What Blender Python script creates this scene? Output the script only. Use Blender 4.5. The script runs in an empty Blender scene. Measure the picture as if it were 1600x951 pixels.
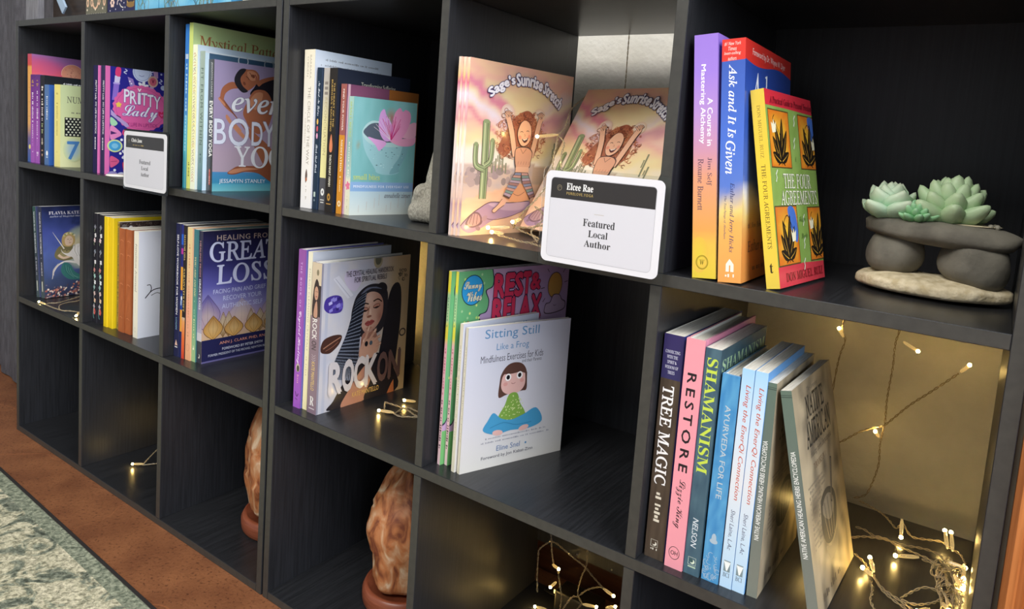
import bpy, bmesh, math, random
from mathutils import Vector, Matrix, noise

random.seed(11)
scene = bpy.context.scene
COL = scene.collection

# ------------------------------------------------------------------ camera
cam_d = bpy.data.cameras.new('camera')
cam = bpy.data.objects.new('camera', cam_d)
COL.objects.link(cam)
cam_d.sensor_width = 36.0
cam_d.lens = 1101.62 / 1600 * 36.0
cam_d.shift_x = -29.977 / 1600
cam_d.shift_y = -128.087 / 1600
cam_d.clip_start = 0.01
PITCH, ROLL, YAW = -0.1067, 0.07529, 0.59181
fw = Vector((-math.sin(YAW) * math.cos(PITCH), math.cos(YAW) * math.cos(PITCH), math.sin(PITCH)))
rt0 = Vector((math.cos(YAW), math.sin(YAW), 0))
up0 = rt0.cross(fw)
rt = math.cos(ROLL) * rt0 + math.sin(ROLL) * up0
up = -math.sin(ROLL) * rt0 + math.cos(ROLL) * up0
M = Matrix(((rt.x, up.x, -fw.x, 1.75704), (rt.y, up.y, -fw.y, -0.62938), (rt.z, up.z, -fw.z, 0.70883), (0, 0, 0, 1)))
cam.matrix_world = M
scene.camera = cam

# ------------------------------------------------------------------ world, lamps, exposure
world = bpy.data.worlds.new('room_air')
scene.world = world
world.use_nodes = True
bg = world.node_tree.nodes['Background']
bg.inputs[0].default_value = (0.86, 0.92, 1.0, 1)
bg.inputs[1].default_value = 0.30


def area(name, loc, target, sx, sy, energy, color):
    l = bpy.data.lights.new(name, 'AREA')
    l.shape = 'RECTANGLE'
    l.size, l.size_y, l.energy, l.color = sx, sy, energy, color
    o = bpy.data.objects.new(name, l)
    COL.objects.link(o)
    o.location = loc
    o.rotation_euler = (Vector(target) - Vector(loc)).to_track_quat('-Z', 'Y').to_euler()
    return o


area('ceiling_panel_light', (1.0, -1.5, 2.45), (1.0, 0.0, 0.5), 1.5, 1.0, 46, (1.0, 0.97, 0.92))
area('ceiling_panel_light', (2.9, -0.7, 2.45), (1.2, 0.1, 0.6), 1.2, 0.9, 42, (0.97, 0.97, 1.0))
area('window_light', (3.9, -1.5, 1.5), (0.8, 0.1, 0.6), 1.6, 1.5, 44, (0.84, 0.91, 1.0))
scene.view_settings.view_transform = 'Standard'
scene.view_settings.look = 'None'
scene.view_settings.gamma = 1.0
scene.view_settings.exposure = 0.42
scene.view_settings.use_curve_mapping = False
scene.cycles.use_denoising = True
scene.cycles.max_bounces = 10
scene.cycles.sample_clamp_indirect = 4.0


# ------------------------------------------------------------------ helpers
def lin(c):
    return c / 12.92 if c <= 0.04045 else ((c + 0.055) / 1.055) ** 2.4


def hx(s):
    if not isinstance(s, str):
        return tuple(s)
    s = s.lstrip('#')
    return tuple(lin(int(s[i:i + 2], 16) / 255) for i in (0, 2, 4))


def mix(a, b, k):
    a, b = hx(a), hx(b)
    k = max(0.0, min(1.0, k))
    return tuple(a[i] + (b[i] - a[i]) * k for i in range(3))


def ramp(stops, x):
    """stops: [(pos, colour), ...] rising"""
    if x <= stops[0][0]:
        return hx(stops[0][1])
    for (p0, c0), (p1, c1) in zip(stops, stops[1:]):
        if x <= p1:
            return mix(c0, c1, (x - p0) / (p1 - p0))
    return hx(stops[-1][1])


def mat(name, color=(0.5, 0.5, 0.5), rough=0.5, **kw):
    m = bpy.data.materials.new(name)
    m.use_nodes = True
    b = m.node_tree.nodes['Principled BSDF']
    b.inputs['Base Color'].default_value = (*hx(color), 1)
    b.inputs['Roughness'].default_value = rough
    for k, v in kw.items():
        b.inputs[k.replace('_', ' ')].default_value = v
    return m, m.node_tree, b


def noise_mat(name, c1, c2, scale=(1, 1, 1), nscale=10, detail=4, rough=0.5, bump=0.0, bscale=None, lo=0.35, hi=0.65, **kw):
    m, t, b = mat(name, c1, rough, **kw)
    tc = t.nodes.new('ShaderNodeTexCoord')
    mp = t.nodes.new('ShaderNodeMapping')
    mp.inputs['Scale'].default_value = scale
    n = t.nodes.new('ShaderNodeTexNoise')
    n.inputs['Scale'].default_value = nscale
    n.inputs['Detail'].default_value = detail
    r = t.nodes.new('ShaderNodeValToRGB')
    r.color_ramp.elements[0].position, r.color_ramp.elements[1].position = lo, hi
    r.color_ramp.elements[0].color = (*hx(c1), 1)
    r.color_ramp.elements[1].color = (*hx(c2), 1)
    L = t.links.new
    L(tc.outputs['Object'], mp.inputs['Vector'])
    L(mp.outputs['Vector'], n.inputs['Vector'])
    L(n.outputs['Fac'], r.inputs['Fac'])
    L(r.outputs['Color'], b.inputs['Base Color'])
    if bump:
        n2 = t.nodes.new('ShaderNodeTexNoise')
        n2.inputs['Scale'].default_value = bscale or nscale
        n2.inputs['Detail'].default_value = 6
        bp = t.nodes.new('ShaderNodeBump')
        bp.inputs['Strength'].default_value = bump
        bp.inputs['Distance'].default_value = 0.002
        L(mp.outputs['Vector'], n2.inputs['Vector'])
        L(n2.outputs['Fac'], bp.inputs['Height'])
        L(bp.outputs['Normal'], b.inputs['Normal'])
    return m


def attr_mat(name, rough, spec=0.5, coat=0.0):
    m, t, b = mat(name, (0.5, 0.5, 0.5), rough)
    a = t.nodes.new('ShaderNodeAttribute')
    a.attribute_name = 'Col'
    t.links.new(a.outputs['Color'], b.inputs['Base Color'])
    b.inputs['Specular IOR Level'].default_value = spec
    b.inputs['Coat Weight'].default_value = coat
    b.inputs['Coat Roughness'].default_value = 0.12
    return m


M_MATTE = attr_mat('printed_card_matte', 0.5, 0.4)
M_GLOSS = attr_mat('printed_card_gloss', 0.32, 0.5, 0.35)
M_SHELF = noise_mat('black_brown_melamine', '#1d1e20', '#28292c', (140, 4, 4), 3, 3, 0.29, 0.05, 30)
M_SHELF_V = noise_mat('black_brown_melamine_upright', '#1f2023', '#2a2b2f', (140, 140, 4), 3, 3, 0.4, 0.06, 30)
M_WALL = noise_mat('cream_wall_paint', '#dad6ca', '#e2ded3', (1, 1, 1), 30, 4, 0.75, 0.7, 95)
M_LED = mat('led_glow', '#ffd070', 0.4)[0]
_b = M_LED.node_tree.nodes['Principled BSDF']
_b.inputs['Emission Color'].default_value = (1.0, 0.66, 0.20, 1)
_b.inputs['Emission Strength'].default_value = 105
M_HUSK, _t, _b = mat('clear_bulb_plastic', '#f6e8c0', 0.15, Transmission_Weight=0.8, IOR=1.4)
_b.inputs['Emission Color'].default_value = (1.0, 0.72, 0.30, 1)
_b.inputs['Emission Strength'].default_value = 0.12  # faint emission stands in for LED light scattered in the plastic
M_WIRE = mat('clear_wire_plastic', '#c2b08c', 0.18, Transmission_Weight=0.3)[0]


def page_mat():
    m, t, b = mat('page_edges', '#e9e4d6', 0.7)
    tc = t.nodes.new('ShaderNodeTexCoord')
    mp = t.nodes.new('ShaderNodeMapping')
    mp.inputs['Scale'].default_value = (1, 0.02, 0.02)
    n = t.nodes.new('ShaderNodeTexNoise')
    n.inputs['Scale'].default_value = 1800
    n.inputs['Detail'].default_value = 3
    r = t.nodes.new('ShaderNodeValToRGB')
    r.color_ramp.elements[0].color = (*hx('#d6d0c0'), 1)
    r.color_ramp.elements[1].color = (*hx('#f3efe4'), 1)
    r.color_ramp.elements[0].position, r.color_ramp.elements[1].position = 0.35, 0.6
    L = t.links.new
    L(tc.outputs['Object'], mp.inputs['Vector'])
    L(mp.outputs['Vector'], n.inputs['Vector'])
    L(n.outputs['Fac'], r.inputs['Fac'])
    L(r.outputs['Color'], b.inputs['Base Color'])
    return m


M_PAGE = page_mat()


class MB:
    """mesh builder: faces with their own vertices and colours"""

    def __init__(self):
        self.v, self.f, self.c = [], [], []

    def face(self, pts, col=(0.5, 0.5, 0.5), cols=None):
        i = len(self.v)
        self.v += [tuple(p) for p in pts]
        self.f.append(list(range(i, i + len(pts))))
        self.c += [hx(c) for c in cols] if cols else [hx(col)] * len(pts)

    def box(self, x0, y0, z0, x1, y1, z1, col=(0.5, 0.5, 0.5)):
        p = [(x, y, z) for z in (z0, z1) for y in (y0, y1) for x in (x0, x1)]
        for q in ((0, 2, 3, 1), (4, 5, 7, 6), (0, 1, 5, 4), (1, 3, 7, 5), (3, 2, 6, 7), (2, 0, 4, 6)):
            self.face([p[k] for k in q], col)

    def build(self, name, m, parent=None, color=True, smooth=False):
        me = bpy.data.meshes.new(name)
        me.from_pydata(self.v, [], self.f)
        if color:
            a = me.color_attributes.new('Col', 'FLOAT_COLOR', 'POINT')
            flat = []
            for c in self.c:
                flat += [c[0], c[1], c[2], 1.0]
            a.data.foreach_set('color', flat)
        if smooth:
            me.polygons.foreach_set('use_smooth', [True] * len(me.polygons))
        me.materials.append(m)
        me.update()
        o = bpy.data.objects.new(name, me)
        COL.objects.link(o)
        if parent:
            o.parent = parent
        return o


def from_bm(name, bm, m, parent=None, smooth=True):
    me = bpy.data.meshes.new(name)
    bm.normal_update()
    bm.to_mesh(me)
    bm.free()
    if smooth:
        me.polygons.foreach_set('use_smooth', [True] * len(me.polygons))
    me.materials.append(m)
    o = bpy.data.objects.new(name, me)
    COL.objects.link(o)
    if parent:
        o.parent = parent
    return o


def bevel_box(name, x0, y0, z0, x1, y1, z1, m, parent=None, bev=0.0008, seg=2):
    bm = bmesh.new()
    bmesh.ops.create_cube(bm, size=1)
    for v in bm.verts:
        v.co = Vector(((x0 + x1) / 2 + v.co.x * (x1 - x0), (y0 + y1) / 2 + v.co.y * (y1 - y0), (z0 + z1) / 2 + v.co.z * (z1 - z0)))
    if bev:
        bmesh.ops.bevel(bm, geom=list(bm.edges), offset=bev, segments=seg, affect='EDGES', profile=0.5)
    return from_bm(name, bm, m, parent, smooth=False)


def tag(o, label, cat, group=None):
    o['label'] = label
    o['category'] = cat
    if group:
        o['group'] = group
    return o


def thing(name, label, cat, loc=(0, 0, 0), group=None):
    o = bpy.data.objects.new(name, None)
    o.empty_display_size = 0.02
    COL.objects.link(o)
    o.location = loc
    return tag(o, label, cat, group)


def struct(o):
    o['kind'] = 'structure'
    return o


# ------------------------------------------------------------------ flat print
_UP = {'serif': (0x1D400, 0x1D41A, 0x1D7CE), 'script': (0x1D4D0, 0x1D4EA, None), 'slant': (0x1D434, 0x1D44E, None)}
# style -> (glyph set, slant, weight)
_STYLE = {'sans': ('sans', 0, 0), 'bold': ('sans', 0, .016), 'sansi': ('sans', .22, 0), 'boldi': ('sans', .22, .016),
          'serif': ('serif', 0, 0), 'roman': ('slant', -.24, .006), 'ital': ('slant', 0, .004), 'serifi': ('slant', 0, .012), 'script': ('script', 0, 0)}


def uni(s, style):
    if style not in _UP:
        return s
    A, a, d = _UP[style]
    out = ''
    for ch in s:
        if 'A' <= ch <= 'Z':
            out += chr(A + ord(ch) - 65)
        elif 'a' <= ch <= 'z':
            out += '\u210e' if (ch == 'h' and style == 'slant') else chr(a + ord(ch) - 97)
        elif '0' <= ch <= '9' and d:
            out += chr(d + ord(ch) - 48)
        else:
            out += ch
    return out


_TC = {}


def text_mesh(s, style, res, space):
    k = (s, style, res, space)
    if k not in _TC:
        cu = bpy.data.curves.new('t', 'FONT')
        gs, sh, wt = _STYLE[style]
        cu.body = uni(s, gs)
        cu.resolution_u = max(res, 2)
        cu.shear = sh
        cu.space_character = space
        o = bpy.data.objects.new('t', cu)
        me = bpy.data.meshes.new_from_object(o)
        _TC[k] = ([(v.co.x, v.co.y) for v in me.vertices], [list(p.vertices) for p in me.polygons])
        bpy.data.objects.remove(o)
        bpy.data.curves.remove(cu)
        bpy.data.meshes.remove(me)
    return _TC[k]


def cat(pts, closed=False, n=5):
    """smooth curve through the points"""
    out = []
    N = len(pts)
    for i in range(N if closed else N - 1):
        g = (lambda j: pts[j % N]) if closed else (lambda j: pts[max(0, min(N - 1, j))])
        p0, p1, p2, p3 = g(i - 1), g(i), g(i + 1), g(i + 2)
        for k in range(n):
            t = k / n
            out.append(tuple(0.5 * (2 * p1[d] + (p2[d] - p0[d]) * t + (2 * p0[d] - 5 * p1[d] + 4 * p2[d] - p3[d]) * t * t
                                    + (3 * p1[d] - p0[d] - 3 * p2[d] + p3[d]) * t ** 3) for d in range(len(p1))))
    if not closed:
        out.append(tuple(pts[-1]))
    return out


class Art:
    """flat print in millimetres, one thin layer over the other"""
    EP = 5e-6

    def __init__(self, w, h):
        self.w, self.h, self.n = w, h, 0
        self.ops = []

    def _add(self, faces):
        # faces: list of (pts, cols)
        self.n += 1
        for pts, cols in faces:
            q = self._clip(pts, cols)
            if q:
                self.ops.append((self.n, q[0], q[1]))

    def _clip(self, pts, cols):
        w, h = self.w, self.h
        if all(-1e-6 <= p[0] <= w + 1e-6 and -1e-6 <= p[1] <= h + 1e-6 for p in pts):
            return pts, cols
        P = [(p[0], p[1], *c) for p, c in zip(pts, cols)]
        for ax, lim, sg in ((0, 0, 1), (0, w, -1), (1, 0, 1), (1, h, -1)):
            out = []
            for i in range(len(P)):
                a, b = P[i - 1], P[i]
                ia, ib = (a[ax] - lim) * sg >= 0, (b[ax] - lim) * sg >= 0
                if ia != ib:
                    k = (lim - a[ax]) / (b[ax] - a[ax])
                    out.append(tuple(a[d] + (b[d] - a[d]) * k for d in range(5)))
                if ib:
                    out.append(b)
            P = out
            if len(P) < 3:
                return None
        return [p[:2] for p in P], [p[2:] for p in P]

    def poly(self, pts, col, smooth=False):
        if smooth:
            pts = cat(pts, True)
        c = hx(col)
        a = sum(pts[i - 1][0] * pts[i][1] - pts[i][0] * pts[i - 1][1] for i in range(len(pts)))
        if a < 0:
            pts = pts[::-1]
        self._add([(list(pts), [c] * len(pts))])

    def rect(self, x0, y0, x1, y1, col):
        self.poly([(x0, y0), (x1, y0), (x1, y1), (x0, y1)], col)

    def grad(self, x0, y0, x1, y1, stops, horiz=False):
        fs = []
        for (p0, c0), (p1, c1) in zip(stops, stops[1:]):
            c0, c1 = hx(c0), hx(c1)
            if horiz:
                a, b = x0 + (x1 - x0) * p0, x0 + (x1 - x0) * p1
                fs.append(([(a, y0), (b, y0), (b, y1), (a, y1)], [c0, c1, c1, c0]))
            else:
                a, b = y0 + (y1 - y0) * p0, y0 + (y1 - y0) * p1
                fs.append(([(x0, a), (x1, a), (x1, b), (x0, b)], [c0, c0, c1, c1]))
        self._add(fs)

    def grid(self, x0, y0, x1, y1, nx, ny, fn):
        P = [[(x0 + (x1 - x0) * i / nx, y0 + (y1 - y0) * j / ny) for i in range(nx + 1)] for j in range(ny + 1)]
        Cc = [[hx(fn(*p)) for p in r] for r in P]
        fs = []
        for j in range(ny):
            for i in range(nx):
                ix = ((j, i), (j, i + 1), (j + 1, i + 1), (j + 1, i))
                fs.append(([P[a][b] for a, b in ix], [Cc[a][b] for a, b in ix]))
        self._add(fs)

    def ell(self, cx, cy, rx, ry, col, rot=0, n=20, c2=None):
        ca, sa = math.cos(math.radians(rot)), math.sin(math.radians(rot))
        pts = []
        for k in range(n):
            a = 2 * math.pi * k / n
            x, y = rx * math.cos(a), ry * math.sin(a)
            pts.append((cx + x * ca - y * sa, cy + x * sa + y * ca))
        if c2 is None:
            self._add([(pts, [hx(col)] * n)])
        else:
            c, e = hx(col), hx(c2)
            self._add([([(cx, cy), pts[k - 1], pts[k]], [c, e, e]) for k in range(n)])

    def ring(self, cx, cy, rx, ry, wd, col, n=24, a0=0, a1=360):
        pts = [(cx + rx * math.cos(math.radians(a0 + (a1 - a0) * k / n)), cy + ry * math.sin(math.radians(a0 + (a1 - a0) * k / n))) for k in range(n + 1)]
        self.line(pts, wd, col)

    def line(self, pts, wd, col, smooth=False, taper=False, close=False):
        if smooth:
            pts = cat(pts, close, 4)
        if close:
            pts = list(pts) + [pts[0]]
        c = hx(col)
        N = len(pts)
        L, R = [], []
        for i, p in enumerate(pts):
            a, b = pts[max(0, i - 1)], pts[min(N - 1, i + 1)]
            dx, dy = b[0] - a[0], b[1] - a[1]
            d = math.hypot(dx, dy) or 1
            w = wd / 2 * ((1 - i / (N - 1)) * 0.85 + 0.15 if taper else 1)
            L.append((p[0] - dy / d * w, p[1] + dx / d * w))
            R.append((p[0] + dy / d * w, p[1] - dx / d * w))
        self._add([([R[i], R[i + 1], L[i + 1], L[i]], [c] * 4) for i in range(N - 1)])

    def text(self, s, x0, y0, x1, y1, col, style='sans', rot=0, off=0.0, outline=None, res=2, space=1.0, warp=None, ow=0.03):
        V, F = text_mesh(s, style, res, space)
        if not V:
            return
        ax, bx = min(p[0] for p in V), max(p[0] for p in V)
        ay, by = min(p[1] for p in V), max(p[1] for p in V)

        def tr(p):
            x, y = (p[0] - ax) / (bx - ax), (p[1] - ay) / (by - ay)
            if warp:
                return warp(x, y)
            if rot == -90:
                return (x0 + y * (x1 - x0), y1 - x * (y1 - y0))
            if rot == 90:
                return (x1 - y * (x1 - x0), y0 + x * (y1 - y0))
            return (x0 + x * (x1 - x0), y0 + y * (y1 - y0))

        def lay(color, wt, dirs):
            # heavier strokes: the same letters laid again a hair to each side
            c = hx(color)
            for k in range(dirs):
                dx, dy = (wt * math.cos(2 * math.pi * k / dirs), wt * math.sin(2 * math.pi * k / dirs)) if wt else (0, 0)
                Q = [tr((p[0] + dx, p[1] + dy)) for p in V]
                self._add([([Q[i] for i in f], [c] * len(f)) for f in F])

        wt = max(0.0, _STYLE[style][2] + off)
        if outline:
            lay(outline, wt + ow, 8)
        small = min(abs(x1 - x0), abs(y1 - y0)) < 6 and not warp
        lay(col, wt, 1 if wt < .003 else 2 if small else 4)

    def greek(self, x0, y0, x1, y1, col, n=14, rot=0, seed=1):
        """print too small to read in the photograph: a row of tiny upright strokes"""
        rnd = random.Random(seed)
        c = hx(col)
        fs = []
        for k in range(n):
            if rnd.random() < 0.16:
                continue
            a, b = k / n + 0.12 / n, k / n + (0.55 + 0.35 * rnd.random()) / n
            lo, hi = (0.0, 1.0) if rnd.random() < 0.3 else (0.12, 0.72)
            if rot:
                p = [(x0 + (x1 - x0) * lo, y1 - (y1 - y0) * b), (x0 + (x1 - x0) * hi, y1 - (y1 - y0) * b),
                     (x0 + (x1 - x0) * hi, y1 - (y1 - y0) * a), (x0 + (x1 - x0) * lo, y1 - (y1 - y0) * a)]
            else:
                p = [(x0 + (x1 - x0) * a, y0 + (y1 - y0) * lo), (x0 + (x1 - x0) * b, y0 + (y1 - y0) * lo),
                     (x0 + (x1 - x0) * b, y0 + (y1 - y0) * hi), (x0 + (x1 - x0) * a, y0 + (y1 - y0) * hi)]
            fs.append((p, [c] * 4))
        self._add(fs)

    def build(self, name, m, parent, place):
        mb = MB()
        for n, pts, cols in self.ops:
            mb.face([place(p[0] / 1000, p[1] / 1000, 4e-5 + n * self.EP) for p in pts], cols=cols)
        return mb.build(name, m, parent)

# ------------------------------------------------------------------ setting
T, CELL, DEP = 0.0124, 0.28, 0.291
P = CELL + T
XA = [i * P for i in range(4)]
XB = [0.8937 + i * P for i in range(4)]
Z1, Z2, Z3, ZTOP = 2 * P + T, P + T, T, 3 * P + T
Y_WALL = 0.352

M_FLOOR = noise_mat('stained_cork_floor', '#6e4126', '#8a5836', (1, 1, 1), 14, 8, 0.55, 0.5, 160, 0.3, 0.7)
_t = M_FLOOR.node_tree
_b = _t.nodes['Principled BSDF']
_src = _b.inputs['Base Color'].links[0].from_socket
_tc = _t.nodes.new('ShaderNodeTexCoord')
_n = _t.nodes.new('ShaderNodeTexNoise')
_n.inputs['Scale'].default_value = 210
_n.inputs['Detail'].default_value = 5
_r = _t.nodes.new('ShaderNodeValToRGB')
_r.color_ramp.elements[0].position, _r.color_ramp.elements[1].position = 0.33, 0.43
_r.color_ramp.elements[0].color = (0.45, 0.38, 0.34, 1)
_r.color_ramp.elements[1].color = (1, 1, 1, 1)
_v = _t.nodes.new('ShaderNodeTexVoronoi')
_v.feature = 'DISTANCE_TO_EDGE'
_v.inputs['Scale'].default_value = 3.1
_nw = _t.nodes.new('ShaderNodeTexNoise')
_nw.inputs['Scale'].default_value = 5
_mx = _t.nodes.new('ShaderNodeMix')
_mx.data_type = 'VECTOR'
_mx.inputs['Factor'].default_value = 0.25
_r2 = _t.nodes.new('ShaderNodeValToRGB')
_r2.color_ramp.elements[0].position, _r2.color_ramp.elements[1].position = 0.0, 0.004
_r2.color_ramp.elements[0].color = (1.5, 1.45, 1.4, 1)
_r2.color_ramp.elements[1].color = (1, 1, 1, 1)
_m1 = _t.nodes.new('ShaderNodeMix')
_m1.data_type = 'RGBA'
_m1.blend_type = 'MULTIPLY'
_m1.inputs['Factor'].default_value = 1
_m2 = _t.nodes.new('ShaderNodeMix')
_m2.data_type = 'RGBA'
_m2.blend_type = 'MULTIPLY'
_m2.inputs['Factor'].default_value = 1
L = _t.links.new
L(_tc.outputs['Object'], _n.inputs['Vector'])
L(_n.outputs['Fac'], _r.inputs['Fac'])
L(_tc.outputs['Object'], _nw.inputs['Vector'])
L(_tc.outputs['Object'], _mx.inputs['A'])
L(_nw.outputs['Color'], _mx.inputs['B'])
L(_mx.outputs['Result'], _v.inputs['Vector'])
L(_v.outputs['Distance'], _r2.inputs['Fac'])
L(_src, _m1.inputs['A'])
L(_r.outputs['Color'], _m1.inputs['B'])
L(_m1.outputs['Result'], _m2.inputs['A'])
L(_r2.outputs['Color'], _m2.inputs['B'])
L(_m2.outputs['Result'], _b.inputs['Base Color'])

struct(bevel_box('floor', -2.2, -3.2, -0.05, 3.4, Y_WALL + 0.1, 0.0, M_FLOOR, bev=0))
struct(bevel_box('wall_back', -2.2, Y_WALL, 0.0, 3.4, Y_WALL + 0.1, 2.6, M_WALL, bev=0))
M_CEIL = noise_mat('white_ceiling', '#d9d9d6', '#e2e2df', (1, 1, 1), 8, 3, 0.8)
struct(bevel_box('ceiling', -2.2, -3.2, 2.6, 3.4, Y_WALL + 0.1, 2.65, M_CEIL, bev=0))
M_BASE = noise_mat('dark_stained_wood', '#3a2114', '#4f2d1b', (3, 40, 40), 3, 4, 0.45)
struct(bevel_box('baseboard_back', -2.2, Y_WALL - 0.012, 0.0, 3.4, Y_WALL - 0.0002, 0.1, M_BASE, bev=0.002))


# wood casing right of the shelves: fluted board
def wood_casing():
    prof = [(0, 0), (0, 0.012), (0.004, 0.016)]
    for k in range(4):
        x = 0.008 + k * 0.016
        prof += [(x, 0.016), (x + 0.002, 0.0125), (x + 0.006, 0.0125), (x + 0.008, 0.016)]
    prof += [(0.072, 0.016), (0.076, 0.012), (0.076, 0)]
    bm = bmesh.new()
    lo = [bm.verts.new((1.7872 + x, 0.010 - y, 0.0)) for x, y in prof]
    hi = [bm.verts.new((1.7872 + x, 0.010 - y, 2.05)) for x, y in prof]
    for i in range(len(prof)):
        j = (i + 1) % len(prof)
        bm.faces.new((lo[i], lo[j], hi[j], hi[i]))
    bm.faces.new(hi)
    bm.faces.new(lo[::-1])
    bmesh.ops.recalc_face_normals(bm, faces=bm.faces)
    m = noise_mat('orange_pine_casing', '#9c5a2a', '#c27a42', (60, 60, 2.5), 3, 5, 0.42, 0.15, 8)
    return from_bm('trim_1', bm, m, smooth=False)


struct(wood_casing())
# grey wall end that shows as a thin strip between shelf and casing
struct(bevel_box('trim_2', 1.7839, 0.0105, 0.0, 1.87, Y_WALL - 0.013, 2.4, noise_mat('grey_filler_board', '#6f6a5c', '#7d786a', (1, 1, 1), 20, 3, 0.7), bev=0))


M_EDGE = noise_mat('worn_edge_band', '#3a3935', '#403f3a', (6, 6, 6), 20, 3, 0.42)


# ------------------------------------------------------------------ cube shelves
def cube_shelf(X, label, open_cells):
    x0, x1 = X[0], X[3] + T
    t = thing('cube_shelf', label, 'shelf', (x0, 0, 0), 'black cube shelves standing side by side')
    W = x1 - x0

    def board(name, *a):
        o = bevel_box(name, *a[:6], a[6], t, .0005)
        i = .0006
        bevel_box('edge_band', a[0] + i, a[1] - .0003, a[2] + i, a[3] - i, a[1] + .0002, a[5] - i, M_EDGE, o, bev=0)
        return o
    board('side_panel', 0, 0, 0, T, DEP, ZTOP, M_SHELF_V)
    board('side_panel', W - T, 0, 0, W, DEP, ZTOP, M_SHELF_V)
    e = 0.00005
    for j in range(4):
        z = j * P
        board(('bottom_board', 'shelf_board', 'shelf_board', 'top_board')[j], T + e, 0.0002, z, W - T - e, DEP, z + T, M_SHELF)
    for j in range(3):
        for i in (1, 2):
            board('divider', i * P, 0.0004, j * P + T + e, i * P + T, DEP, (j + 1) * P - e, M_SHELF_V)
        for i in range(3):
            if (i, j) in open_cells:
                continue
            lo = j * P + T + (0.072 if (i, j) == (1, 0) and open_cells else 0)
            bp = bevel_box('back_panel', i * P + T + e, DEP - 0.004, lo + e, (i + 1) * P - e, DEP - 0.0005, (j + 1) * P - e, M_SHELF_V, t, bev=0)
            if (i, j) == (1, 0) and open_cells:
                for nx in (0.075, 0.135):
                    bm = bmesh.new()
                    bmesh.ops.create_uvsphere(bm, u_segments=10, v_segments=6, radius=0.0016)
                    n = from_bm('nail', bm, mat('steel_nail', '#c8c4b8', 0.3, Metallic=1.0)[0], bp)
                    n.location = (i * P + T + nx, DEP - 0.0042, lo + 0.005)
    return t


cube_shelf(XA, 'left black cube shelf of nine cells, standing beside the grey curtain', set())
cube_shelf(XB, 'right black cube shelf of nine cells with some open backs, beside the orange wood casing', {(0, 1), (1, 2), (2, 1)})


# ------------------------------------------------------------------ grey curtain, rug
def curtain():
    mb = MB()
    nx, nz = 70, 10
    x0, x1 = -1.6, -0.004

    def pt(i, j, back):
        x = x0 + (x1 - x0) * i / nx
        z = 0.004 + 2.2 * j / nz
        y = 0.118 + 0.010 * math.sin(x * 23) + 0.006 * math.sin(x * 51 + 1)
        return (x, y + back, z)
    for j in range(nz):
        for i in range(nx):
            mb.face([pt(i, j, 0), pt(i + 1, j, 0), pt(i + 1, j + 1, 0), pt(i, j + 1, 0)])
            mb.face([pt(i, j, .004), pt(i, j + 1, .004), pt(i + 1, j + 1, .004), pt(i + 1, j, .004)])
    for i in range(nx):
        mb.face([pt(i, 0, 0), pt(i, 0, .004), pt(i + 1, 0, .004), pt(i + 1, 0, 0)])
    for j in range(nz):
        mb.face([pt(nx, j, 0), pt(nx, j, .004), pt(nx, j + 1, .004), pt(nx, j + 1, 0)])
    m = noise_mat('grey_felt', '#4a484d', '#5e5c62', (10, 10, 3), 9, 6, 0.9, 0.5, 60)
    o = mb.build('curtain', m, color=False, smooth=True)
    return tag(o, 'dark grey felt curtain hanging to the floor left of the shelves', 'curtain')


curtain()


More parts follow.
